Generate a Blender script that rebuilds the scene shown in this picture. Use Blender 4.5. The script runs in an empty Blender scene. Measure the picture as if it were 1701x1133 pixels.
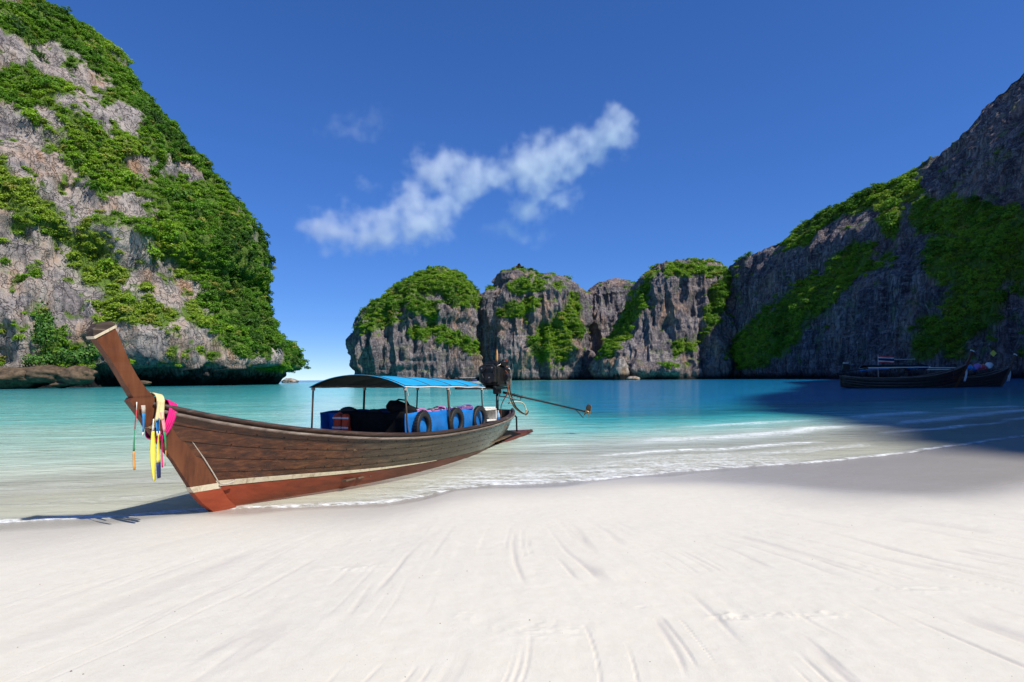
import bpy, math, random
import numpy as np
from mathutils import Vector, Matrix
R = math.radians
random.seed(7)
rng = np.random.default_rng(11)
scene = bpy.context.scene
COL = scene.collection

# ------------------------------------------------------------------ camera
EYE = 1.9
FPX, CX, HY, ROLL = 1013.0, 850.5, 628.8, R(0.5)
cam_data = bpy.data.cameras.new('camera')
cam_data.sensor_width = 36.0
cam_data.lens = 36.0 * FPX / 1701.0
cam_data.shift_y = (HY - 566.5) / 1701.0
cam_data.clip_start = 0.05
cam_data.clip_end = 60000
cam = bpy.data.objects.new('camera', cam_data)
COL.objects.link(cam)
cr, sr = math.cos(ROLL), math.sin(ROLL)
cam.matrix_world = Matrix(((cr, sr, 0, 0), (0, 0, -1, 0), (-sr, cr, 0, EYE), (0, 0, 0, 1)))
scene.camera = cam

# ------------------------------------------------------------------ sky, sun, exposure
SUN_TO = Vector((0.83, -0.56, 0)).normalized()
SUN_EL = R(49)
sun_dir = Vector((SUN_TO.x * math.cos(SUN_EL), SUN_TO.y * math.cos(SUN_EL), math.sin(SUN_EL)))
world = bpy.data.worlds.new('World')
scene.world = world
world.use_nodes = True
wn, wl = world.node_tree.nodes, world.node_tree.links
wn.clear()
sky = wn.new('ShaderNodeTexSky')
sky.sky_type = 'NISHITA'
sky.sun_disc = False
sky.sun_elevation = SUN_EL
sky.sun_rotation = math.atan2(SUN_TO.x, SUN_TO.y)
sky.altitude = 5000
sky.air_density = 1.0
sky.dust_density = 0.0
sky.ozone_density = 5.0
hsv = wn.new('ShaderNodeHueSaturation')
hsv.inputs['Saturation'].default_value = 1.18
hsv.inputs['Hue'].default_value = 0.509
bg = wn.new('ShaderNodeBackground')
bg.inputs['Strength'].default_value = 0.15
wo = wn.new('ShaderNodeOutputWorld')
# soft shoulder on the sky's own radiance, the same in every direction
sep = wn.new('ShaderNodeSeparateColor')
k1 = wn.new('ShaderNodeMath'); k1.operation = 'MULTIPLY_ADD'; k1.inputs[1].default_value = 0.15; k1.inputs[2].default_value = 1.0
k2 = wn.new('ShaderNodeMath'); k2.operation = 'DIVIDE'; k2.inputs[0].default_value = 1.24
vm = wn.new('ShaderNodeVectorMath'); vm.operation = 'SCALE'
wl.new(sky.outputs[0], sep.inputs[0]); wl.new(sep.outputs[2], k1.inputs[0]); wl.new(k1.outputs[0], k2.inputs[1])
wl.new(sky.outputs[0], vm.inputs[0]); wl.new(k2.outputs[0], vm.inputs['Scale'])
wl.new(vm.outputs[0], hsv.inputs['Color'])
wl.new(hsv.outputs[0], bg.inputs['Color'])
wl.new(bg.outputs[0], wo.inputs['Surface'])
sl = bpy.data.lights.new('sun', 'SUN')
sl.energy = 3.7
sl.angle = R(0.53)
sl.color = (1.0, 0.955, 0.89)
sun = bpy.data.objects.new('sun', sl)
COL.objects.link(sun)
sun.rotation_euler = sun_dir.to_track_quat('Z', 'Y').to_euler()
sun.location = (60, -60, 300)
scene.view_settings.view_transform = 'Standard'
scene.view_settings.look = 'None'
scene.view_settings.gamma = 1.0
scene.view_settings.use_curve_mapping = False
scene.view_settings.exposure = 0.58
scene.cycles.use_denoising = True
scene.cycles.max_bounces = 8
scene.cycles.transparent_max_bounces = 24
scene.cycles.volume_bounces = 4
scene.cycles.volume_step_rate = 1.0
scene.cycles.caustics_reflective = False
scene.cycles.caustics_refractive = False

# ------------------------------------------------------------------ helpers
def at(u, v, Y):
    """world point seen at photograph pixel (u, v) at distance Y"""
    xc, yc = (u - CX) / FPX, (HY - v) / FPX
    return Vector(((xc * cr + yc * sr) * Y, Y, EYE + (-xc * sr + yc * cr) * Y))

def ground(u, v, z=0.0):
    xc, yc = (u - CX) / FPX, (HY - v) / FPX
    Y = (z - EYE) / (-xc * sr + yc * cr)
    return Vector(((xc * cr + yc * sr) * Y, Y, z))

def proj(P):
    """photograph pixel of world points (n,3): only used to lay out vegetation patches"""
    Y = np.maximum(P[:, 1], 1e-3)
    X, Z = P[:, 0] / Y, (P[:, 2] - EYE) / Y
    return CX + FPX * (X * cr - Z * sr), HY - FPX * (X * sr + Z * cr)

NTAB = np.random.default_rng(5).uniform(-1, 1, 1 << 21).astype(np.float32)
def vnoise(P, seed=0):
    P = np.asarray(P, np.float32)
    F = np.floor(P)
    f = P - F
    f = f * f * (3 - 2 * f)
    I = F.astype(np.int32)
    o = np.array([seed * 37 + 3, seed * 59 + 11, seed * 83 + 29], np.int32)
    x0, y0, z0 = ((I[:, 0] + o[0]) & 127) << 14, ((I[:, 1] + o[1]) & 127) << 7, (I[:, 2] + o[2]) & 127
    x1, y1, z1 = ((I[:, 0] + o[0] + 1) & 127) << 14, ((I[:, 1] + o[1] + 1) & 127) << 7, (I[:, 2] + o[2] + 1) & 127
    fx, fy, fz = f[:, 0], f[:, 1], f[:, 2]
    def lz(b):
        a0 = NTAB[b | z0]
        return a0 + (NTAB[b | z1] - a0) * fz
    def ly(b):
        a0 = lz(b | y0)
        return a0 + (lz(b | y1) - a0) * fy
    a0 = ly(x0)
    return a0 + (ly(x1) - a0) * fx

ROT = np.array([[0.8, 0.6, 0.0], [-0.48, 0.64, 0.6], [0.36, -0.48, 0.8]])
def fbm(P, octaves=4, seed=0, gain=0.5):
    a, s, out = 1.0, 0.0, 0
    Q = P
    for o in range(octaves):
        out = out + a * vnoise(Q, seed + o * 17)
        s += a
        a *= gain
        Q = Q @ ROT.T * 2.03 + 11.3
    return out / s

def ridged(P, octaves=3, seed=0):
    a, s, out = 1.0, 0.0, 0
    Q = P
    for o in range(octaves):
        out = out + a * (1 - 2 * np.abs(vnoise(Q, seed + o * 31)))
        s += a
        a *= 0.5
        Q = Q * 2.1 + 5.7
    return out / s

def sstep(a, b, x):
    t = np.clip((x - a) / (b - a), 0, 1)
    return t * t * (3 - 2 * t)

def tag(o, label=None, cat=None, group=None, kind=None):
    if label: o['label'] = label
    if cat: o['category'] = cat
    if group: o['group'] = group
    if kind: o['kind'] = kind
    return o

def mesh_obj(name, verts, faces, mat=None, parent=None, smooth=True):
    me = bpy.data.meshes.new(name)
    if isinstance(verts, np.ndarray): verts = verts.tolist()
    me.from_pydata(verts, [], faces)
    if smooth:
        me.polygons.foreach_set('use_smooth', [True] * len(me.polygons))
    if mat:
        for m in (mat if isinstance(mat, (list, tuple)) else [mat]): me.materials.append(m)
    o = bpy.data.objects.new(name, me)
    COL.objects.link(o)
    if parent: o.parent = parent
    return o

def grid_mesh(name, P, mat, wrap=False, parent=None):
    """P: (rows, cols, 3) array -> quad mesh, built with foreach_set"""
    r, c = P.shape[:2]
    idx = np.arange(r * c).reshape(r, c)
    if wrap: idx = np.concatenate([idx, idx[:, :1]], 1)
    q = np.stack([idx[:-1, :-1], idx[:-1, 1:], idx[1:, 1:], idx[1:, :-1]], -1).reshape(-1, 4)
    me = bpy.data.meshes.new(name)
    me.vertices.add(r * c)
    me.vertices.foreach_set('co', P.reshape(-1).astype(np.float32))
    me.loops.add(q.size)
    me.loops.foreach_set('vertex_index', q.reshape(-1).astype(np.int32))
    me.polygons.add(len(q))
    me.polygons.foreach_set('loop_start', (np.arange(len(q)) * 4).astype(np.int32))
    me.polygons.foreach_set('use_smooth', np.ones(len(q), bool))
    me.update(calc_edges=True)
    me.validate()
    me.materials.append(mat)
    o = bpy.data.objects.new(name, me)
    COL.objects.link(o)
    if parent: o.parent = parent
    return o

def set_attr(o, name, vals):
    a = o.data.attributes.new(name, 'FLOAT', 'POINT')
    a.data.foreach_set('value', np.asarray(vals, np.float32).reshape(-1))

class NT:
    """small node-tree helper"""
    def __init__(self, name):
        self.m = bpy.data.materials.new(name)
        self.m.use_nodes = True
        self.t = self.m.node_tree
        self.t.nodes.clear()
        self.out = self.t.nodes.new('ShaderNodeOutputMaterial')
    def n(self, typ, **kw):
        nd = self.t.nodes.new(typ)
        for k, v in kw.items():
            if k.startswith('i_'):
                nd.inputs[k[2:].replace('_', ' ')].default_value = v
            else:
                setattr(nd, k, v)
        return nd
    def l(self, a, b):
        self.t.links.new(a, b)
        return self
    def attr(self, name, typ='GEOMETRY'):
        return self.n('ShaderNodeAttribute', attribute_name=name, attribute_type=typ)
    def noise(self, vec, scale, detail=4, rough=0.55, dist=0.0):
        nd = self.n('ShaderNodeTexNoise')
        nd.inputs['Scale'].default_value = scale
        nd.inputs['Detail'].default_value = detail
        nd.inputs['Roughness'].default_value = rough
        nd.inputs['Distortion'].default_value = dist
        if vec is not None: self.l(vec, nd.inputs['Vector'])
        return nd.outputs['Fac']
    def coords(self, scale=(1, 1, 1), kind='Object', rot=(0, 0, 0)):
        tc = self.n('ShaderNodeTexCoord')
        mp = self.n('ShaderNodeMapping')
        mp.inputs['Scale'].default_value = scale
        mp.inputs['Rotation'].default_value = rot
        self.l(tc.outputs[kind], mp.inputs['Vector'])
        return mp.outputs[0]
    def ramp(self, fac, stops, interp='LINEAR'):
        nd = self.n('ShaderNodeValToRGB')
        nd.color_ramp.interpolation = interp
        e = nd.color_ramp.elements
        while len(e) < len(stops): e.new(0.5)
        for k, (p, c) in enumerate(stops):
            e[k].position = p
            e[k].color = (*c, 1) if len(c) == 3 else c
        self.l(fac, nd.inputs[0])
        return nd.outputs[0]
    def math(self, op, a, b=None, clamp=False):
        nd = self.n('ShaderNodeMath', operation=op, use_clamp=clamp)
        for k, x in enumerate((a, b)):
            if x is None: continue
            if isinstance(x, (int, float)): nd.inputs[k].default_value = x
            else: self.l(x, nd.inputs[k])
        return nd.outputs[0]
    def mapr(self, v, a, b, c=0.0, d=1.0, smooth=False):
        nd = self.n('ShaderNodeMapRange')
        if smooth: nd.interpolation_type = 'SMOOTHSTEP'
        for k, x in zip(('From Min', 'From Max', 'To Min', 'To Max'), (a, b, c, d)):
            nd.inputs[k].default_value = x
        self.l(v, nd.inputs['Value'])
        return nd.outputs[0]
    def mix(self, fac, a, b, blend='MIX'):
        nd = self.n('ShaderNodeMix', data_type='RGBA', blend_type=blend)
        for s, x in ((nd.inputs[0], fac), (nd.inputs[6], a), (nd.inputs[7], b)):
            if isinstance(x, (int, float)): s.default_value = x
            elif isinstance(x, (tuple, list)): s.default_value = (*x, 1) if len(x) == 3 else x
            else: self.l(x, s)
        return nd.outputs[2]
    def bump(self, h, strength=0.5, dist=0.1, normal=None):
        nd = self.n('ShaderNodeBump')
        nd.inputs['Strength'].default_value = strength
        nd.inputs['Distance'].default_value = dist
        self.l(h, nd.inputs['Height'])
        if normal is not None: self.l(normal, nd.inputs['Normal'])
        return nd.outputs[0]
    def principled(self, color, rough=0.6, normal=None, spec=0.5, metal=0.0):
        b = self.n('ShaderNodeBsdfPrincipled')
        for k, x in (('Base Color', color), ('Roughness', rough), ('Specular IOR Level', spec), ('Metallic', metal)):
            if isinstance(x, (int, float)): b.inputs[k].default_value = x
            elif isinstance(x, (tuple, list)): b.inputs[k].default_value = (*x, 1) if len(x) == 3 else x
            else: self.l(x, b.inputs[k])
        if normal is not None: self.l(normal, b.inputs['Normal'])
        self.l(b.outputs[0], self.out.inputs['Surface'])
        return b

# ------------------------------------------------------------------ shoreline
SHORE = [ground(u, v) for u, v in ((-900, 960), (-400, 905), (0, 868), (100, 863), (210, 858), (330, 850), (430, 847), (560, 841), (640, 836), (700, 827),
         (760, 812), (820, 806), (900, 802), (1000, 797), (1130, 784), (1300, 773), (1400, 764), (1500, 753), (1600, 740), (1701, 724))]
SHX = np.array([p.x for p in SHORE] + [26, 45, 75, 110, 160, 230, 400])
SHY = np.array([p.y for p in SHORE] + [25, 35, 55, 85, 130, 200, 260])
def shore_y(X):
    return np.interp(X, SHX, SHY)
def offshore(X, Y):
    w = 0.035 * np.sin(X * 2.1 + 0.4) + 0.05 * np.sin(X * 0.83 + 1.0) + 0.02 * np.sin(X * 5.3)
    return (Y - shore_y(X)) * 0.93 + w
def bed_depth(X, Y):
    """depth of the sea bed below the water, negative on the beach"""
    d = offshore(X, Y)
    P = np.stack([X, Y, np.zeros_like(X)], -1)
    sh = np.where(d > 0, 0.028 * d, np.maximum(0.035 * d, 0.012 * d - 0.12))
    D = np.where(d > 0, 2.3 * (1 - np.exp(-sh / 2.3)), sh)
    ang = X / np.maximum(Y, 1)
    chan_shade = sstep(0.0, 0.16, ang + 0.02 * vnoise(P / 14, 5)) * sstep(5, 26, d)          # bed deepened to the right; its dark blue also stands for cliff shade
    D = D + chan_shade * 3.2 * (1 - 0.35 * sstep(0.5, 0.8, ang) * (1 - sstep(20, 60, d)))
    pale = np.exp(-((ang + 0.30) / 0.085) ** 2) * sstep(8, 35, d)                         # shoal in the mouth of the bay
    D = D * (1 - 0.62 * pale)
    bar = sstep(400, 470, Y) * sstep(-0.07, 0.03, ang)                                   # sand bar under the far cliffs
    D = D * (1 - bar) + 0.75 * bar
    out = sstep(520, 700, Y) * sstep(-0.16, -0.24, ang)
    D = D * (1 - out) + 12 * out
    return D

# ------------------------------------------------------------------ sand
def make_sand_mat():
    t = NT('sand')
    co = t.coords()
    wet = t.attr('wet').outputs['Fac']
    n1 = t.noise(co, 0.6, 5, 0.6)
    n2 = t.noise(co, 9.0, 6, 0.65)
    n3 = t.noise(co, 120.0, 6, 0.8)
    spk = t.n('ShaderNodeTexVoronoi')
    spk.inputs['Scale'].default_value = 26.0
    t.l(co, spk.inputs['Vector'])
    dry = t.mix(t.mapr(n1, 0.35, 0.65), (0.68, 0.63, 0.515), (0.645, 0.605, 0.505))
    dry = t.mix(t.mapr(n2, 0.35, 0.75), dry, (0.70, 0.66, 0.56))
    dry = t.mix(t.math('MULTIPLY', t.mapr(n3, 0.62, 0.78), 0.35), dry, (0.48, 0.42, 0.36))
    rsel = t.n('ShaderNodeSeparateColor'); t.l(spk.outputs['Color'], rsel.inputs[0])
    dots = t.math('MULTIPLY', t.mapr(spk.outputs['Distance'], 0.16, 0.09), t.mapr(rsel.outputs[0], 0.93, 0.95))
    dry = t.mix(t.math('MULTIPLY', dots, 0.25), dry, (0.22, 0.18, 0.15))
    strk = t.attr('streak').outputs['Fac']
    dry = t.mix(t.math('MULTIPLY', strk, 0.6), dry, (0.50, 0.45, 0.405))
    wet_shade_c = t.mix(n2, (0.40, 0.37, 0.325), (0.46, 0.425, 0.375))  # damp tone, also painted as shade over the right-hand sand
    colr = t.mix(wet, dry, wet_shade_c)
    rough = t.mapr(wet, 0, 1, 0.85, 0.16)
    h = t.math('ADD', t.math('MULTIPLY', n3, 0.35), t.math('MULTIPLY', n2, 0.8))
    nrm = t.bump(h, 0.42, 0.018)
    t.principled(colr, rough, nrm, spec=0.4)
    return t.m
sand_mat = make_sand_mat()

def sand_z(X, Y, detail=True):
    D = bed_depth(X, Y)
    Z = -D.copy()
    P = np.stack([X, Y, np.zeros_like(X)], -1)
    d = offshore(X, Y)
    land = sstep(0.05, -1.2, d)
    streak = np.zeros_like(X)
    if detail:
        th = np.arctan2(X + 0.35, np.maximum(15.5 - Y, 0.4)) * 9 + 0.35 * vnoise(P * 0.22, 2) + 0.10 * vnoise(P * 0.5, 3) + 0.015 * vnoise(P * 2.3, 4)
        rr = np.hypot(X + 0.35, Y - 15.5)
        A = np.stack([th * 2.0, rr * 0.10, np.zeros_like(X)], -1)
        B = np.stack([th * 5.2, rr * 0.15, np.ones_like(X) * 3], -1)
        Cc = np.stack([th * 11.0, rr * 0.8, np.ones_like(X) * 7], -1)
        sel = sstep(0.0, 0.45, vnoise(P * 0.45 + 3.0, 9))
        w1 = np.abs(vnoise(A, 21)); w2 = np.abs(vnoise(B, 22)); w3 = np.abs(vnoise(B * np.array([2.3, 1.5, 1]) + 60, 24))
        e1 = np.clip(1 - w1 * 12, 0, 1)          # thin drainage rills
        e2 = np.clip(1 - w2 * 8, 0, 1)
        e3 = np.clip(1 - w3 * 8, 0, 1)
        g1 = sstep(0.05, 0.4, vnoise(np.stack([th * 0.8, rr * 0.9, 0 * X + 2], -1), 33))
        g2 = sstep(0.0, 0.4, vnoise(np.stack([th * 1.7, rr * 0.8, 0 * X + 9], -1), 34))
        g3 = sstep(0.1, 0.45, vnoise(np.stack([th * 3.1, rr * 1.3, 0 * X + 19], -1), 35))
        fine = fbm(Cc, 2, 23)
        near = sstep(8.4, 5.6, Y) * sstep(-6.5, -0.5, X + 0.5 * Y - 1.0)
        rill = (1.0 * e1 * g1 + 0.8 * e2 * g2 + 0.8 * e3 * g3) * near * land
        Z += land * (0.02 * vnoise(P * 0.3, 6) + 0.006 * vnoise(P * 1.1, 8) + 0.0035 * fbm(P * 5, 3, 44) + near * 0.0025 * fine) - 0.012 * rill * (0.45 + 0.55 * sstep(-1.5, 0.8, X))
        streak = np.clip(rill, 0, 1) * (0.5 + 0.5 * sstep(-1.5, 0.8, X))
        # scuffed patches of broken crust
        for px, py, rx, ry, amp in ((0.15, 4.15, .30, .16, .010), (-0.35, 4.4, .10, .12, .010), (1.55, 4.35, .13, .08, .022), (2.05, 4.35, .26, .07, .022), (3.2, 4.85, .30, .08, .018), (-1.5, 5.7, .34, .10, .018), (0.95, 4.6, .07, .05, .015)):
            q = ((X - px) / rx) ** 2 + ((Y - py) / ry) ** 2
            lump = ridged(P * 10 + px * 7, 3, 41)
            Z += amp * np.exp(-q * 0.9) * (lump - 0.15)
    wet = sstep(-2.6, -0.3, d + 0.7 * vnoise(P * 0.5, 12) + 3.2 * sstep(1.5, 7, X))  # damp shore band, widened on the right to stand in for cliff shade
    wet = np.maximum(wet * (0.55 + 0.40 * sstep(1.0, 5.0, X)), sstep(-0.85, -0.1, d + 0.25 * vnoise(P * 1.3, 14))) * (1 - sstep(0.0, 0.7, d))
    return Z, wet, streak

def view_grid(y0, y1, rows, a0, a1, cols, power=1.0):
    t = np.linspace(0, 1, rows) ** power
    Yv = 1.0 / (1 / y0 + (1 / y1 - 1 / y0) * t)
    A = np.linspace(a0, a1, cols)
    Y, A = np.meshgrid(Yv, A, indexing='ij')
    return A * Y, Y
X, Y = view_grid(2.6, 34.0, 520, -1.25, 1.25, 760)
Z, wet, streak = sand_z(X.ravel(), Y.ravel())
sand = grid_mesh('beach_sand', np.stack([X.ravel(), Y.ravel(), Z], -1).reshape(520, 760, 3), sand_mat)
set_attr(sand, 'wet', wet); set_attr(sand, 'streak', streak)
tag(sand, 'smooth pale cream sand beach with drainage rills', 'beach', kind='structure')
# shell grit and pebbles lying on the sand
gv, gf = [], []
n = 200
gy_ = 3.3 + 5.2 * rng.random(n) ** 1.3
gx_ = (rng.random(n) * 2 - 1) * 0.95 * gy_
gz_, _, _ = sand_z(gx_, gy_)
for x, y, z in zip(gx_, gy_, gz_):
    s = 0.003 + 0.006 * rng.random() ** 3
    k = len(gv)
    a = rng.uniform(0, 6.28)
    for q in range(5): gv.append((x + s * math.cos(a + q * 1.257) * (0.8 + .5 * rng.random()), y + s * math.sin(a + q * 1.257), z - 0.001))
    gv.append((x, y, z + s * 0.8))
    gf += [(k + q, k + (q + 1) % 5, k + 5) for q in range(5)]
gt = NT('shell_grit'); gg = gt.n('ShaderNodeNewGeometry')
gt.principled(gt.ramp(gg.outputs['Random Per Island'], [(0, (0.10, 0.07, 0.05)), (0.5, (0.32, 0.25, 0.19)), (1, (0.72, 0.68, 0.6))]), 0.7)
tag(mesh_obj('shell_grit', gv, gf, gt.m), 'tiny shells and pebbles scattered over the sand', 'shell grit', kind='stuff')
# the ground sheet carries on below and beyond: sea bed, beach round the bay and land behind the camera
gx = np.concatenate([-np.geomspace(30000, 40, 40), np.linspace(-36, 60, 60), np.geomspace(64, 30000, 42)])
gy = np.concatenate([-np.geomspace(30000, 10, 26), np.linspace(-8, 60, 60), np.geomspace(64, 30000, 50)])
X, Y = np.meshgrid(gx, gy)
Zb, wet_shade_b, _ = sand_z(X.ravel(), Y.ravel(), False)
inner = (np.abs(X.ravel() / np.maximum(Y.ravel(), .1)) < 1.33) & (Y.ravel() > 2.7) & (Y.ravel() < 33)
Zb = np.clip(Zb, -14, 6) - 0.12 - np.where(inner, 0.25, 0)
seabed = grid_mesh('ground', np.stack([X.ravel(), Y.ravel(), Zb], -1).reshape(*X.shape, 3), sand_mat)
set_attr(seabed, 'wet', np.clip(wet_shade_b, 0, 1)); set_attr(seabed, 'streak', np.zeros(len(Zb)))
tag(seabed, 'sandy sea bed and land around the bay', 'ground', kind='structure')

# ------------------------------------------------------------------ water
def make_water_mat():
    t = NT('sea_water')
    dep = t.attr('depth').outputs['Fac']
    dst = t.attr('dist').outputs['Fac']
    co = t.coords()
    warp = t.noise(co, 0.05, 3)
    patch = t.noise(t.coords((0.35, 1.0, 1.0)), 0.09, 4, 0.6)
    dv = t.math('MULTIPLY', dep, t.mapr(patch, 0.3, 0.7, 0.72, 1.28))
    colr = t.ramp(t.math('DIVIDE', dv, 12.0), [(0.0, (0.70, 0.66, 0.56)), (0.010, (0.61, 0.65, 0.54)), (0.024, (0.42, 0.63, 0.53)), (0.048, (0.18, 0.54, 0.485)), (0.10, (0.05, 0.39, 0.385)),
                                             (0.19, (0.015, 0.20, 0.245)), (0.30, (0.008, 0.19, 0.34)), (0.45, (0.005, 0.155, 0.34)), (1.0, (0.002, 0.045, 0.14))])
    # ripples: several crossing trains stretched along the shore
    r1 = t.noise(t.coords((0.55, 1.5, 1), rot=(0, 0, R(8))), 1.9, 4, 0.55, 0.4)
    r2 = t.noise(t.coords((0.5, 1.6, 1), rot=(0, 0, R(-14))), 5.5, 4, 0.6, 0.3)
    r3 = t.noise(t.coords((0.4, 1.3, 1), rot=(0, 0, R(5))), 0.32, 4, 0.6, 0.3)
    near = t.mapr(dst, 0, 25, 0.16, 0.9)
    h = t.math('ADD', t.math('MULTIPLY', r1, 0.16), t.math('ADD', t.math('MULTIPLY', r2, 0.055), t.math('MULTIPLY', r3, 0.55)))
    nrm = t.bump(t.math('MULTIPLY', h, near), 0.85, 1.0)
    # foam: the lip of the swash and the crests of small breaking wavelets
    fo = t.attr('foam').outputs['Fac']
    fine = t.noise(t.coords((0.8, 1.6, 1)), 9.0, 6, 0.72)
    lace = t.noise(t.coords((0.5, 1.3, 1), rot=(0, 0, R(6))), 3.2, 6, 0.7, 0.5)
    fm = t.math('MULTIPLY', fo, t.mapr(t.math('ADD', t.math('MULTIPLY', fine, 0.55), t.math('MULTIPLY', lace, 0.45)), 0.37, 0.60, 0, 1, True), clamp=True)
    col2 = t.mix(fm, colr, (0.86, 0.88, 0.86))
    b = t.n('ShaderNodeBsdfPrincipled')
    t.l(col2, b.inputs['Base Color'])
    t.l(t.mapr(fm, 0, 1, 0.10, 0.7), b.inputs['Roughness'])
    b.inputs['IOR'].default_value = 1.33
    b.inputs['Specular IOR Level'].default_value = 0.22
    t.l(nrm, b.inputs['Normal'])
    tr = t.n('ShaderNodeBsdfTransparent')
    tr.inputs[0].default_value = (0.93, 0.97, 0.95, 1)
    gl = t.n('ShaderNodeBsdfGlossy')
    gl.inputs['Roughness'].default_value = 0.12
    t.l(nrm, gl.inputs['Normal'])
    fr = t.n('ShaderNodeFresnel')
    fr.inputs['IOR'].default_value = 1.25
    t.l(nrm, fr.inputs['Normal'])
    thin = t.n('ShaderNodeMixShader')
    t.l(t.math('MULTIPLY', fr.outputs[0], 0.6), thin.inputs[0]); t.l(tr.outputs[0], thin.inputs[1]); t.l(gl.outputs[0], thin.inputs[2])
    mx = t.n('ShaderNodeMixShader')
    alpha = t.math('MAXIMUM', t.mapr(dep, 0.0, 0.16, 0.02, 1.0), fm)
    t.l(alpha, mx.inputs[0]); t.l(thin.outputs[0], mx.inputs[1]); t.l(b.outputs[0], mx.inputs[2])
    t.l(mx.outputs[0], t.out.inputs['Surface'])
    return t.m
water_mat = make_water_mat()

t = np.concatenate([np.linspace(0, 0.93, 480), np.linspace(0.933, 1, 90) ])
Yv = 1.0 / (1 / 7.6 + (1 / 40000 - 1 / 7.6) * t)
Yv = np.minimum(Yv, 40000)
A = np.linspace(-1.4, 1.4, 620)
Y, A = np.meshgrid(Yv, A, indexing='ij')
X = A * Y
Xf, Yf = X.ravel(), Y.ravel()
dist = offshore(Xf, Yf)
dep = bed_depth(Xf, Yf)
P = np.stack([Xf, Yf, np.zeros_like(Xf)], -1)
amp = 0.55 * sstep(0.2, 6, dist) * sstep(160, 30, Yf)
ph = Yf * 1.0 - 0.30 * Xf
wv = 0.028 * vnoise(np.stack([Xf * 0.28 + ph * .05, ph * 1.5, 0 * Xf], -1), 51) + 0.016 * vnoise(np.stack([Xf * 0.8, ph * 3.4, 0 * Xf], -1), 52)
foam = np.zeros_like(Xf)
jit = 0.5 * vnoise(P * 0.12 + 9, 60) + 0.22 * vnoise(P * 0.55, 61) + 0.07 * vnoise(P * 2.1, 62)
right = sstep(1.5, 5.0, Xf)
for d0, w, a, x0, x1 in ((0.10, 0.16, 1.0, -99, 99), (0.75, 0.5, 0.55, -3.0, 9), (2.0, 0.45, 0.75, 0.0, 12), (3.3, 0.30, 1.3, 1.5, 99), (5.6, 0.5, 1.0, 3, 99), (8.6, 0.6, 0.8, 6, 99), (0.55, .22, .8, -14, -3.8), (1.6, .4, .5, -14, -4.5), (3.2, 0.5, 0.35, -14, -5)):
    k = np.exp(-((dist + jit * min(1, d0) - d0) / w) ** 2) * sstep(x0 - 0.5, x0 + 1.5, Xf) * sstep(x1 + .5, x1 - 1.5, Xf)
    br = sstep(-0.35, 0.25, vnoise(np.stack([Xf * 0.35 + d0 * 5, dist * 0.5, 0 * Xf], -1), 63)) if d0 > 0.2 else 1.0
    foam = np.maximum(foam, a * k * br)
    if d0 > 1.8: wv = wv + 0.035 * k * br * right
swash = sstep(4.2, 0.3, dist) * sstep(-4.0, -0.6, Xf) * (1 - sstep(4.5, 9, Xf))       # milky churned wash in front of the hull
foam = np.maximum(foam, 0.85 * swash)
Zw = amp * wv + 0.012 * sstep(0, 0.12, dist)
Zw = np.where(dist < 0.0, -0.02 + np.maximum(-0.05, dist * 0.0), Zw)
water = grid_mesh('sea_water', np.stack([Xf, Yf, Zw], -1).reshape(*X.shape, 3), water_mat)
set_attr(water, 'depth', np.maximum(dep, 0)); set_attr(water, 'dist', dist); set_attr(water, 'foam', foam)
tag(water, 'clear turquoise lagoon water deepening to blue', 'sea', kind='structure')

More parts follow.
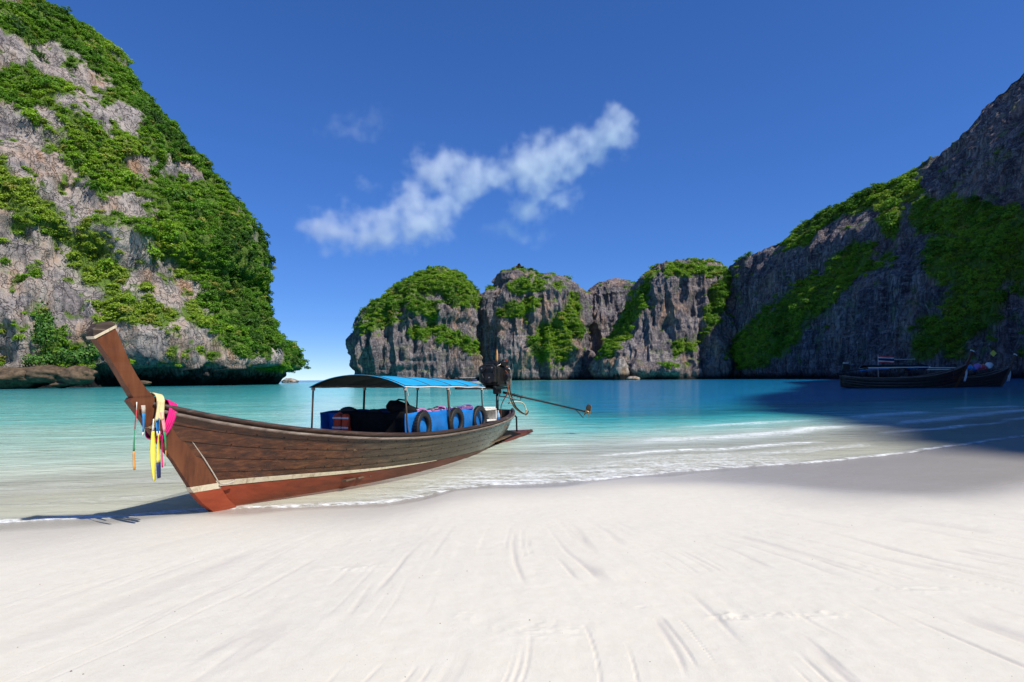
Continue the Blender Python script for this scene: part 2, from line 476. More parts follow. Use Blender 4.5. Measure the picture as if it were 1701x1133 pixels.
# ------------------------------------------------------------------ limestone cliffs and their vegetation
def make_rock_mat():
    t = NT('limestone')
    co = t.coords()
    vert = t.coords((1, 1, 0.16))
    veg = t.attr('veg').outputs['Fac']
    hgt = t.attr('height').outputs['Fac']
    warm = t.attr('warm').outputs['Fac']
    a = t.noise(vert, 0.11, 8, 0.62, 0.6)
    b = t.noise(vert, 0.55, 7, 0.65, 0.3)
    c = t.noise(co, 0.045, 5, 0.6)
    e = t.noise(co, 1.3, 6, 0.7)
    bed = t.noise(t.coords((0.25, 0.25, 1.3), rot=(R(12), R(9), 0)), 0.42, 7, 0.7, 0.5)
    base = t.ramp(a, [(0.32, (0.042, 0.036, 0.048)), (0.43, (0.125, 0.108, 0.128)), (0.53, (0.225, 0.195, 0.205)), (0.62, (0.34, 0.295, 0.29)), (0.74, (0.54, 0.48, 0.44))])
    base = t.mix(t.mapr(b, 0.38, 0.66, 0.0, 0.8), base, (0.075, 0.070, 0.085))
    base = t.mix(t.math('MULTIPLY', t.mapr(bed, 0.50, 0.68), 0.55), base, (0.46, 0.41, 0.39))
    base = t.mix(t.math('MULTIPLY', t.mapr(e, 0.55, 0.70), 0.55), base, (0.50, 0.455, 0.43))
    drip = t.noise(t.coords((1, 1, 0.05)), 0.75, 6, 0.7, 0.15)
    base = t.mix(t.math('MULTIPLY', t.mapr(drip, 0.50, 0.62), 0.75), base, (0.035, 0.031, 0.040))
    base = t.mix(t.math('MULTIPLY', t.mapr(drip, 0.42, 0.32), 0.5), base, (0.50, 0.46, 0.43))
    pl = t.math('MULTIPLY', t.mapr(warm, 0.7, 1.0), t.mapr(t.noise(co, 0.09, 6, 0.65), 0.36, 0.56, 0.15, 0.82))
    base = t.mix(pl, base, t.mix(e, (0.36, 0.315, 0.28), (0.70, 0.62, 0.54)))
    ocm = t.math('MULTIPLY', t.mapr(c, 0.47, 0.62), t.mapr(a, 0.40, 0.60))
    ocm = t.math('MULTIPLY', ocm, warm)
    base = t.mix(t.math('MULTIPLY', ocm, 0.85), base, (0.42, 0.235, 0.13))
    base = t.mix(t.math('MULTIPLY', t.mapr(e, 0.42, 0.25), 0.35), base, (0.05, 0.048, 0.05))
    # fracture network, warped and stretched upright
    vz = t.n('ShaderNodeTexVoronoi', feature='DISTANCE_TO_EDGE')
    wv_ = t.n('ShaderNodeVectorMath', operation='MULTIPLY_ADD')
    wn_ = t.n('ShaderNodeTexNoise'); wn_.inputs['Scale'].default_value = 0.12; wn_.inputs['Detail'].default_value = 5
    t.l(co, wn_.inputs['Vector']); t.l(wn_.outputs['Color'], wv_.inputs[0]); wv_.inputs[1].default_value = (24, 24, 20)
    t.l(t.coords((1, 1, 0.22), rot=(R(6), R(14), 0)), wv_.inputs[2])
    t.l(wv_.outputs[0], vz.inputs['Vector']); vz.inputs['Scale'].default_value = 0.21
    crack = t.mapr(vz.outputs['Distance'], 0.0, 0.06, 1.0, 0.0)
    base = t.mix(t.math('MULTIPLY', crack, t.mapr(b, 0.42, 0.62, 0.0, 0.35)), base, (0.035, 0.030, 0.034))
    # tide-stained foot of the rock, drawn up to blacken the headland's undercut
    ht = t.math('ADD', hgt, t.math('MULTIPLY', t.math('SUBTRACT', b, 0.5), 5.0))
    base = t.mix(t.mapr(ht, 4.5, 1.5), base, (0.022, 0.02, 0.02))
    soil = t.mix(e, (0.07, 0.15, 0.020), (0.17, 0.24, 0.045))
    colr = t.mix(t.mapr(veg, 0.15, 0.6), base, soil)
    h = t.math('ADD', t.math('MULTIPLY', a, 3.0), t.math('ADD', t.math('MULTIPLY', b, 1.2), t.math('SUBTRACT', t.math('MULTIPLY', e, 0.5), t.math('MULTIPLY', crack, 0.8))))
    nrm = t.bump(h, 1.0, 1.3)
    t.principled(colr, 0.9, nrm, spec=0.15)
    return t.m
rock_mat = make_rock_mat()

def make_leaf_mat(name, dark, mid, bright, dry):
    t = NT(name)
    tint = t.attr('tint', 'INSTANCER').outputs['Fac']
    oi = t.n('ShaderNodeObjectInfo')
    geo = t.n('ShaderNodeNewGeometry')
    c = t.ramp(tint, [(0.0, dark), (0.40, mid), (0.78, bright), (1.0, dry)])
    v = t.n('ShaderNodeHueSaturation')
    t.l(c, v.inputs['Color'])
    t.l(t.mapr(geo.outputs['Random Per Island'], 0, 1, 0.55, 1.35), v.inputs['Value'])
    d = t.n('ShaderNodeBsdfPrincipled')
    d.inputs['Roughness'].default_value = 0.55
    d.inputs['Specular IOR Level'].default_value = 0.25
    t.l(v.outputs[0], d.inputs['Base Color'])
    tl = t.n('ShaderNodeBsdfTranslucent')
    t.l(v.outputs[0], tl.inputs[0])
    m = t.n('ShaderNodeMixShader')
    m.inputs[0].default_value = 0.38
    t.l(d.outputs[0], m.inputs[1]); t.l(tl.outputs[0], m.inputs[2]); t.l(m.outputs[0], t.out.inputs['Surface'])
    return t.m
leaf_mat = make_leaf_mat('leaf_green', (0.040, 0.105, 0.014), (0.125, 0.29, 0.020), (0.29, 0.47, 0.030), (0.38, 0.37, 0.08))

# leafy crowns used for the mass of bushes and small trees: many leaf-sized faces through a lumpy volume
crowns = bpy.data.collections.new('crowns')
def crown_mesh(seed, n=230, flat=0.75):
    r = np.random.default_rng(seed)
    lobes = [(r.normal(0, 0.34, 3) * (1, 1, 0.6), r.uniform(0.42, 0.7)) for _ in range(6)]
    V, F = [], []
    for i in range(n):
        c, rad = lobes[i % 6]
        d = r.normal(size=3); d /= np.linalg.norm(d)
        if d[2] < -0.35: d[2] *= -1
        p = c + d * rad * r.uniform(0.78, 1.06)
        p[2] *= flat
        nrm = d + r.normal(0, 0.42, 3); nrm /= np.linalg.norm(nrm)
        a = np.cross(nrm, r.normal(size=3)); a /= np.linalg.norm(a)
        b = np.cross(nrm, a)
        s = r.uniform(0.07, 0.17)
        k = len(V)
        V += [p + a * s * 1.2, p + b * s * 0.8 + nrm * 0.03, p - a * s, p - b * s * 0.8 + nrm * 0.03]
        F.append((k, k + 1, k + 2, k + 3))
    return V, F
for k in range(6):
    V, F = crown_mesh(100 + k)
    me = bpy.data.meshes.new('crown_shape')
    me.from_pydata([tuple(v) for v in V], [], F)
    me.materials.append(leaf_mat)
    crowns.objects.link(bpy.data.objects.new('crown_shape.%d' % k, me))

def scatter_tree():
    ng = bpy.data.node_groups.new('scatter_crowns', 'GeometryNodeTree')
    ng.interface.new_socket('Geometry', in_out='INPUT', socket_type='NodeSocketGeometry')
    ng.interface.new_socket('Geometry', in_out='OUTPUT', socket_type='NodeSocketGeometry')
    N, L = ng.nodes, ng.links
    gi, go = N.new('NodeGroupInput'), N.new('NodeGroupOutput')
    iop = N.new('GeometryNodeInstanceOnPoints')
    ci = N.new('GeometryNodeCollectionInfo')
    ci.inputs[0].default_value = crowns
    ci.inputs['Separate Children'].default_value = True
    ci.inputs['Reset Children'].default_value = True
    def na(name, typ):
        n = N.new('GeometryNodeInputNamedAttribute'); n.data_type = typ; n.inputs[0].default_value = name
        return n.outputs[0]
    e2r = N.new('FunctionNodeEulerToRotation')
    L.new(na('rot', 'FLOAT_VECTOR'), e2r.inputs[0])
    L.new(gi.outputs[0], iop.inputs['Points'])
    L.new(ci.outputs[0], iop.inputs['Instance'])
    iop.inputs['Pick Instance'].default_value = True
    L.new(na('vid', 'INT'), iop.inputs['Instance Index'])
    L.new(e2r.outputs[0], iop.inputs['Rotation'])
    L.new(na('scl', 'FLOAT_VECTOR'), iop.inputs['Scale'])
    L.new(iop.outputs[0], go.inputs[0])
    return ng
SCATTER = scatter_tree()

def foliage(name, pts, scl, tint, label, parent=None):
    n = len(pts)
    me = bpy.data.meshes.new(name)
    me.vertices.add(n)
    me.vertices.foreach_set('co', pts.reshape(-1).astype(np.float32))
    a = me.attributes.new('rot', 'FLOAT_VECTOR', 'POINT')
    rot = np.stack([rng.uniform(-.3, .3, n), rng.uniform(-.3, .3, n), rng.uniform(0, 6.28, n)], -1)
    a.data.foreach_set('vector', rot.reshape(-1).astype(np.float32))
    a = me.attributes.new('scl', 'FLOAT_VECTOR', 'POINT')
    a.data.foreach_set('vector', scl.reshape(-1).astype(np.float32))
    a = me.attributes.new('vid', 'INT', 'POINT')
    a.data.foreach_set('value', rng.integers(0, 6, n).astype(np.int32))
    a = me.attributes.new('tint', 'FLOAT', 'POINT')
    a.data.foreach_set('value', np.clip(tint, 0, 1.0).astype(np.float32))
    o = bpy.data.objects.new(name, me)
    COL.objects.link(o)
    md = o.modifiers.new('scatter', 'NODES')
    md.node_group = SCATTER
    tag(o, label, 'vegetation', kind='stuff')
    return o

def normals(P, wrap):
    if wrap:
        du = np.roll(P, -1, 1) - np.roll(P, 1, 1)
    else:
        du = np.gradient(P, axis=1)
    dv = np.gradient(P, axis=0)
    N = np.cross(du, dv)
    N /= np.maximum(np.linalg.norm(N, axis=-1, keepdims=True), 1e-9)
    return N

def soft_patches(u, v, patches):
    """patches in photograph pixels: (u0,v0,u1,v1,halfwidth,strength) capsules"""
    out = np.zeros_like(u)
    for u0, v0, u1, v1, w, s in patches:
        dx, dy = u1 - u0, v1 - v0
        L2 = max(dx * dx + dy * dy, 1e-6)
        t = np.clip(((u - u0) * dx + (v - v0) * dy) / L2, 0, 1)
        d = np.hypot(u - u0 - t * dx, v - v0 - t * dy) / w
        out = np.maximum(out, s * (1 - sstep(0.55, 1.4, d)))
    return out

def finish_cliff(name, P, wrap, label, seed, green=(), bare=(), base_green=0.0, slope_gain=1.0, size=3.0, density=1.0, bright=0.5, warm=0.6,
                 amps=(9, 5, 2.4, 0.9, 4), scale=1.0, veg_label='', foot=None, crest_green=0.0, zmax=1.0, tint_patches=(), stray=0.3, jamp=30, foot_dark=1.0):
    r, c = P.shape[:2]
    N = normals(P, wrap)
    Q = P.reshape(-1, 3)
    Nf = N.reshape(-1, 3)
    s = 1.0 / scale
    big = fbm(Q * s / 46, 3, seed)
    flu = ridged(Q * s * np.array([1 / 13, 1 / 13, 1 / 62]), 3, seed + 5)
    mid = 0.5 * fbm(Q * s * np.array([1 / 7.5, 1 / 7.5, 1 / 11]), 3, seed + 9) + 0.75 * ridged(Q * s * np.array([1 / 9, 1 / 9, 1 / 17]), 3, seed + 10)
    led = vnoise(Q * s * np.array([1 / 40, 1 / 40, 1 / 7.0]), seed + 13)
    fin = fbm(Q * s * np.array([1 / 2.6, 1 / 2.6, 1 / 4]), 3, seed + 15)
    atten = sstep(-1, 6, Q[:, 2])
    terr = vnoise(Q * s * np.array([1 / 55, 1 / 55, 1 / 19.0]) + 7, seed + 41)
    disp = scale * (amps[4] * sstep(-0.25, 0.25, terr) + amps[0] * big * atten + amps[1] * flu * (0.3 + 0.7 * atten) + amps[2] * (mid + 0.7 * np.abs(led)) + amps[3] * fin)
    disp = (disp - np.percentile(disp, 58)) * (1 - 0.6 * np.clip(Nf[:, 2], 0, 1))
    Q = Q + Nf * disp[:, None] * np.array([1, 1, 0.75])
    P = Q.reshape(r, c, 3)
    if foot is not None: P = foot(P)
    N2 = normals(P, wrap)
    Q, Nf = P.reshape(-1, 3), N2.reshape(-1, 3)
    u, v = proj(Q)
    jit = jamp * fbm(Q * s / 9, 3, seed + 21)
    jv = jamp * fbm(Q * s / 9 + 50, 3, seed + 22)
    uj, vj = u + jit, v + jv
    g = soft_patches(uj, vj, green)
    bmask = soft_patches(uj, vj, bare)
    pn = fbm(Q * s / 17, 4, seed + 25)
    slope = Nf[:, 2]
    veg = base_green + slope_gain * (slope - 0.28) * 1.3 + 0.9 * pn
    veg = np.maximum(veg, crest_green * sstep(0.75, 0.95, Q[:, 2] / zmax))
    veg = np.clip(veg, 0, 1)
    spk = sstep(0.12, 0.42, fbm(Q * s / 5.5, 3, seed + 27))          # ragged gaps and stray shrubs
    veg = np.maximum(veg, g) * (1 - 0.9 * bmask)
    veg = np.clip(veg * (0.72 + 0.5 * spk) + stray * spk, 0, 1)
    veg *= sstep(5 * scale, 10 * scale, Q[:, 2])
    o = grid_mesh(name, P, rock_mat, wrap)
    set_attr(o, 'veg', veg)
    set_attr(o, 'height', Q[:, 2] * foot_dark)
    set_attr(o, 'warm', np.full(len(Q), warm))
    tag(o, label, 'cliff', kind='structure')
    # vegetation on the vegetated faces that the bay can see
    if wrap: Pn = np.concatenate([P, P[:, :1]], 1)
    else: Pn = P
    A, B, D = Pn[:-1, :-1], Pn[:-1, 1:], Pn[1:, :-1]
    area = np.linalg.norm(np.cross(B - A, D - A), axis=-1).reshape(-1)
    ctr = ((A + B + D + Pn[1:, 1:]) / 4).reshape(-1, 3)
    V2 = veg.reshape(r, c)
    if wrap: V2 = np.concatenate([V2, V2[:, :1]], 1)
    vf = ((V2[:-1, :-1] + V2[1:, 1:]) / 2).reshape(-1)
    Nn = N2 if not wrap else np.concatenate([N2, N2[:, :1]], 1)
    nf = Nn[:-1, :-1].reshape(-1, 3)
    face = (nf * (np.array([0, 0, 2.0]) - ctr)).sum(-1) / np.linalg.norm(ctr, axis=-1)
    fu, fv = proj(ctr)
    see = (face > -0.25) & (ctr[:, 1] > 20) & (fu > -160) & (fu < 1900) & (fv > -160)
    prob = np.where(see, area * sstep(0.25, 0.6, vf) * density / (size * size * 0.42), 0)
    cnt = rng.poisson(prob)
    idx = np.repeat(np.arange(len(cnt)), cnt)
    n = len(idx)
    rr, cc = idx // (Pn.shape[1] - 1), idx % (Pn.shape[1] - 1)
    fa, fb = rng.random((n, 1)), rng.random((n, 1))
    pts = A.reshape(-1, 3)[idx] + fa * (B - A).reshape(-1, 3)[idx] + fb * (D - A).reshape(-1, 3)[idx]
    sc = size * (0.30 + 0.55 * rng.random(n) ** 2.2) * (0.5 + 0.6 * np.clip(vf[idx], 0, 1))
    big_ = rng.random(n) < 0.05
    sc = np.where(big_, sc * 1.75, sc)
    pts = pts + nf[idx] * (sc * 0.12)[:, None]
    scl = np.stack([sc, sc, sc * rng.uniform(0.7, 1.05, n)], -1)
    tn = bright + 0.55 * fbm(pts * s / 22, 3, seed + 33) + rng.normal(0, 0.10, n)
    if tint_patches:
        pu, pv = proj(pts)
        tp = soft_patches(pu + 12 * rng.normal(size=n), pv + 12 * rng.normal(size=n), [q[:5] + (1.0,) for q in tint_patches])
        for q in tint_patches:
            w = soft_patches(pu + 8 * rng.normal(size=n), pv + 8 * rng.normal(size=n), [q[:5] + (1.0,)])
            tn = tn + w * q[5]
    tn = np.where(rng.random(n) < 0.04, 0.98, np.minimum(tn, 0.84))
    tn = np.where(big_, tn - 0.22, tn)
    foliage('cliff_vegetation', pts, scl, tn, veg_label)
    print(name, 'crowns', n)
    return o

def loft(levels, ncol, nrow, pw=2.4, front=0.78, arc=None):
    """stack of super-ellipse sections; levels: (z, xl, xr, yf, yb)"""
    L = np.array(levels, float)
    # spread rows by arc length of the profile so that flat tops keep detail
    seg = np.abs(np.diff(L[:, 0])) + 0.5 * np.abs(np.diff(L[:, 2] - L[:, 1])) + 0.25 * np.abs(np.diff(L[:, 4] - L[:, 3]))
    s = np.concatenate([[0], np.cumsum(seg)])
    q = np.linspace(0, s[-1], nrow)
    z, xl, xr, yf, yb = [np.interp(q, s, L[:, k]) for k in range(5)]
    k = np.hanning(9); k /= k.sum()
    def sm(a): return np.convolve(np.pad(a, 4, mode='edge'), k, 'valid')
    z, xl, xr, yf, yb = map(sm, (z, xl, xr, yf, yb))
    nf = int(ncol * front)
    th = np.concatenate([np.linspace(math.pi * 0.98, math.pi * 2.02, nf, endpoint=False), np.linspace(math.pi * 2.02, math.pi * 2.98, ncol - nf, endpoint=False)])
    if arc is not None:
        a0, a1 = arc[0] * math.pi, arc[1] * math.pi
        th = np.concatenate([np.linspace(a0, a1, nf, endpoint=False), np.linspace(a1, a0 + 2 * math.pi, ncol - nf, endpoint=False)])
    ct, st = np.cos(th), np.sin(th)
    e = 2.0 / pw
    ex, ey = np.sign(ct) * np.abs(ct) ** e, np.sign(st) * np.abs(st) ** e
    xc, hx, yc, hy = (xl + xr) / 2, (xr - xl) / 2, (yf + yb) / 2, (yb - yf) / 2
    P = np.empty((nrow, ncol, 3))
    P[..., 0] = xc[:, None] + hx[:, None] * ex
    P[..., 1] = yc[:, None] + hy[:, None] * ey
    P[..., 2] = z[:, None]
    return P

def sil(pts, Y):
    """silhouette pixels -> (x, z) world arrays at distance Y"""
    Q = [at(u, v, Y) for u, v in pts]
    return np.array([p.x for p in Q]), np.array([p.z for p in Q])

# ---- the near headland, filling the left of the view
sx, sz = sil(((462, 632), (470, 590), (466, 570), (452, 535), (437, 490), (424, 430), (408, 365), (376, 325), (345, 285), (318, 245), (280, 195), (232, 130), (182, 70), (90, 0), (20, -60), (-60, -110)), 292)
levels = []
for x, z in zip(sx, sz):
    x -= 2.6 + 2.0 * min(1, max(0, (z - 12) / 30))
    hx = max(x + 330, 6)
    k = (hx / 212)
    levels.append((z, -330 - hx * 0.9, x, 305 - 128 * k ** 0.75, 305 + 110 * k))
top = levels[-1]
levels[0] = (-6,) + levels[0][1:]
levels.append((top[0] + 26, -345, -315, 285, 330))
P = loft(levels, 620, 640, 2.0, 0.80, arc=(1.62, 2.06))
# keep most columns on the part the camera sees
def left_foot(P):
    Q = P.copy()
    z = P[..., 2]
    u, v = proj(P.reshape(-1, 3)); u = u.reshape(z.shape)
    top = 8.2 + 1.6 * vnoise(np.stack([P[..., 0].ravel() / 9, P[..., 1].ravel() / 9, 0 * P[..., 0].ravel()], -1), 77).reshape(z.shape)
    cut = sstep(0.0, 0.6, (top - z)) * sstep(150, 185, u) 
    c = np.array([-330, 305])
    d = P[..., :2] - c
    d /= np.linalg.norm(d, axis=-1, keepdims=True)
    dep = 9.5 * cut * (0.75 + 0.25 * sstep(-1, 6, z))
    Q[..., :2] -= d * dep[..., None]
    return Q
bare_left = [(-10, 70, 30, 85, 26, 1), (80, 95, 160, 148, 24, 1), (120, 175, 215, 212, 22, 1), (-10, 215, 70, 262, 30, 1), (60, 270, 140, 335, 32, 1), (180, 332, 252, 350, 18, 1),
             (240, 265, 245, 300, 15, 1), (270, 275, 330, 300, 15, .9), (-10, 390, 35, 460, 40, 1), (0, 480, 30, 600, 40, 1), (75, 450, 135, 525, 42, 1), (230, 470, 300, 490, 24, 1),
             (170, 590, 410, 606, 24, 1), (300, 540, 330, 560, 20, 1), (200, 555, 260, 565, 20, .9), (420, 600, 460, 600, 14, 1), (60, 395, 110, 420, 14, .8), (60, 190, 90, 215, 12, .9)]
green_left = [(0, 300, 200, 480, 36, 1), (30, 250, 170, 300, 30, 1), (150, 250, 330, 430, 46, 1), (330, 330, 440, 590, 60, 1), (180, 500, 290, 520, 26, 1), (0, 130, 300, 290, 26, 1), (70, 40, 330, 300, 50, 1), (100, 600, 150, 590, 20, 1)]
finish_cliff('cliff_left', P, True, 'towering limestone headland with green vegetation and an undercut foot', 3, green=green_left, bare=bare_left, base_green=0.68, slope_gain=0.8,
             size=3.5, density=1.35, bright=0.62, warm=1.0, amps=(9, 7.5, 3.6, 1.0, 8.5), scale=0.8, stray=0.5, veg_label='dense green shrubs and small trees over the near headland', foot=left_foot, foot_dark=0.42,
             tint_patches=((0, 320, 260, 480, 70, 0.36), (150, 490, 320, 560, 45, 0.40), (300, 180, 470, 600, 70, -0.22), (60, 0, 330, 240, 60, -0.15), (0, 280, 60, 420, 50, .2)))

# ---- the domed islet across the bay
def dome(name, pts_l, pts_r, Y, depth, seed, green, bare, label, vlabel, pw=2.5, cols=520, rows=330, **kw):
    lx, lz = sil(pts_l, Y); rx, rz = sil(pts_r, Y)
    zz = np.linspace(-4, max(lz.max(), rz.max()) - 1, 26)
    xl, xr = np.interp(zz, lz, lx), np.interp(zz, rz, rx)
    wmax = (xr - xl).max()
    lev = []
    for z, a, b in zip(zz, xl, xr):
        f = ((b - a) / wmax) ** 0.6
        lev.append((z, a, b, Y - depth * f * 0.85 + 0.15 * max(z, 0), Y + depth * f))
    z, a, b, f0, b0 = lev[-1]
    lev.append((z + 2.5, (a * .55 + b * .45), (a * .45 + b * .55), Y - 4, Y + 4))
    return finish_cliff(name, loft(lev, cols, rows, pw), True, label, seed, green=green, bare=bare, veg_label=vlabel, **kw)
FAR = dict(size=4.2, density=1.2, bright=0.62, warm=0.75, amps=(13, 8.5, 3.2, 1.0, 4), scale=1.05, jamp=12, stray=0.25)
dome('cliff_dome', ((590, 640), (586, 600), (584, 570), (591, 540), (606, 517), (640, 498), (656, 480), (690, 458), (718, 449), (738, 447)),
     ((800, 640), (798, 600), (796, 560), (794, 510), (786, 478), (770, 460), (757, 452), (745, 447)), 560, 62, 21,
     green=[(620, 520, 700, 462, 20, 1), (690, 462, 780, 475, 22, 1), (740, 480, 785, 505, 16, .9), (690, 505, 725, 520, 16, .9), (690, 552, 720, 548, 14, 1), (720, 548, 790, 578, 14, 1), (605, 545, 640, 530, 14, .8)],
     bare=[(600, 590, 640, 590, 30, 1), (740, 525, 790, 530, 18, 1), (720, 590, 780, 605, 20, 1), (660, 560, 680, 600, 20, 1)], base_green=0.0, slope_gain=0.9,
     label='domed limestone islet with a green cap across the bay', vlabel='green shrubs capping the domed islet', **FAR)
dome('cliff_twin', ((785, 640), (786, 560), (790, 500), (800, 488), (822, 478), (828, 462), (840, 450), (858, 443)),
     ((985, 640), (978, 560), (970, 490), (962, 472), (940, 459), (912, 453), (893, 456), (884, 448), (868, 443)), 600, 66, 35,
     green=[(838, 520, 885, 505, 13, 1), (855, 478, 895, 470, 10, .9), (900, 575, 945, 545, 26, 1), (945, 545, 955, 500, 13, 1), (915, 580, 930, 590, 12, .9)],
     bare=[(800, 520, 820, 600, 26, 1), (850, 560, 870, 600, 20, 1)], base_green=-0.15, slope_gain=0.7,
     label='twin-topped grey limestone cliff behind the blue canopy', vlabel='green scrub on ledges of the twin-topped cliff', **FAR)
dome('cliff_saddle', ((950, 640), (955, 540), (966, 492), (985, 477), (1000, 470), (1012, 468)),
     ((1090, 640), (1085, 540), (1072, 490), (1060, 474), (1050, 470), (1035, 468)), 640, 56, 44,
     green=[], bare=[(980, 500, 1040, 560, 30, 1)], base_green=-0.2, slope_gain=0.7, label='plain grey cliff between the twin-topped cliff and the spired cliff', vlabel='sparse shrubs on the saddle cliff', cols=300, rows=240, **FAR)
dome('cliff_spire', ((985, 640), (1000, 600), (1012, 570), (1028, 530), (1045, 490), (1062, 465), (1078, 446), (1090, 436)),
     ((1240, 640), (1236, 560), (1228, 500), (1214, 462), (1194, 450), (1184, 440), (1160, 436), (1135, 436)), 520, 60, 52,
     green=[(1010, 585, 1060, 500, 13, 1), (1060, 500, 1085, 455, 11, 1), (1110, 447, 1190, 452, 10, 1), (1210, 460, 1175, 540, 13, 1), (1175, 545, 1125, 580, 13, 1)],
     bare=[(1100, 480, 1150, 540, 26, 1), (1050, 590, 1090, 560, 25, 1), (1180, 600, 1195, 570, 14, .9)], base_green=-0.1, slope_gain=0.7,
     label='broad sunlit limestone cliff with a small spire and grassy gullies', vlabel='green shrubs in the gullies of the spired cliff', **FAR)

# ---- the long shaded ridge on the right; it runs on behind the camera, where it shades the beach
def ridge(name, foot, crest, back, ncol, nrow, prof, **kw):
    def path(pts, n):
        p = np.array(pts, float)
        d = np.concatenate([[0], np.cumsum(np.linalg.norm(np.diff(p[:, :2], axis=0), axis=1))])
        return p, d
    u = np.linspace(0, len(foot) - 1, ncol)
    k = np.arange(len(foot))
    def it(pts):
        p = np.array(pts, float)
        o = np.stack([np.interp(u, k, p[:, j]) for j in range(p.shape[1])], -1)
        w = np.hanning(31); w /= w.sum()
        return np.stack([np.convolve(np.pad(o[:, j], 15, mode='edge'), w, 'valid') for j in range(o.shape[1])], -1)
    Fp, Cp, Bp = it(foot), it(crest), it(back)
    pv = np.array(prof, float)
    v = np.linspace(0, 1, int(nrow * 0.8))
    ss = np.interp(v, pv[:, 0], pv[:, 1]); tt = np.interp(v, pv[:, 0], pv[:, 2])
    w = np.hanning(15); w /= w.sum()
    ss = np.convolve(np.pad(ss, 7, mode='edge'), w, 'valid'); tt = np.convolve(np.pad(tt, 7, mode='edge'), w, 'valid')
    rows = []
    for s, t in zip(ss, tt):
        q = np.empty((ncol, 3)); q[:, :2] = Fp[:, :2] + s * (Cp[:, :2] - Fp[:, :2]); q[:, 2] = -4 + t * (Cp[:, 2] + 4)
        rows.append(q)
    nb = nrow - len(rows)
    for j in range(1, nb + 1):
        f = j / nb
        q = np.empty((ncol, 3)); q[:, :2] = Cp[:, :2] + f * (Bp[:, :2] - Cp[:, :2]); q[:, 2] = Cp[:, 2] * (1 - f ** 1.4) - 4 * f
        rows.append(q)
    return finish_cliff(name, np.array(rows), False, **kw)
def c3(u, v, Y):
    p = at(u, v, Y); return (p.x, p.y, p.z)
crest = [c3(1196, 470, 520), c3(1216, 441, 500), c3(1300, 399, 470), c3(1330, 372, 458), c3(1400, 332, 430), c3(1440, 312, 418), c3(1495, 297, 400), c3(1560, 260, 380), c3(1600, 222, 366), c3(1640, 175, 352), c3(1670, 146, 342), c3(1701, 120, 334),
         (300, 270, 185), (295, 180, 205), (246, 92, 218), (208, 6, 215), (170.5, -54, 213), (155, -99, 203), (192, -161, 108)]
foot = [(178, 478), (178, 466), (176, 440), (180, 425), (186, 398), (190, 384), (194, 360), (202, 335), (208, 315), (214, 296), (218, 280), (222, 265), (232, 200), (205, 125), (165, 58), (115, 4), (90, -45), (104, -140), (162, -215)]
back = [(x + 120 * (0.75 + 0.02 * i), y + (60 - 9 * i)) for i, (x, y, z) in enumerate(crest)]
ridge('cliff_right', foot, crest, back, 900, 420, [(0, 0, 0), (0.06, 0.015, 0.09), (0.30, 0.13, 0.40), (0.42, 0.34, 0.52), (0.62, 0.52, 0.74), (0.74, 0.70, 0.84), (1.0, 1.0, 1.0)],
      label='long shaded limestone ridge rising to the right of the bay', seed=63,
      green=[(1310, 396, 1490, 304, 20, 1), (1480, 300, 1540, 290, 34, 1), (1640, 420, 1600, 560, 44, 1), (1480, 340, 1480, 380, 20, .9), (1425, 425, 1345, 500, 26, 1), (1345, 500, 1230, 600, 38, 1), (1290, 560, 1330, 520, 30, 1), (1550, 350, 1701, 390, 40, 1), (1570, 430, 1701, 440, 40, 1), (1610, 500, 1600, 540, 40, .9), (1540, 570, 1560, 550, 30, .9), (1690, 560, 1701, 580, 16, .8)],
      bare=[(1560, 300, 1701, 200, 36, 1), (1701, 250, 1640, 300, 40, 1), (1360, 560, 1420, 590, 34, 1), (1450, 480, 1470, 580, 28, 1), (1400, 370, 1250, 500, 14, 1), (1510, 400, 1530, 480, 20, 1), (1640, 580, 1701, 540, 30, .9), (1200, 520, 1300, 440, 12, .9)],
      base_green=-0.15, slope_gain=0.55, veg_label='dark green shrubs over the shaded ridge', size=4.0, density=1.2, bright=0.62, warm=0.35, amps=(5, 5.5, 2.6, 1.1, 1.5), scale=1.0, jamp=16)

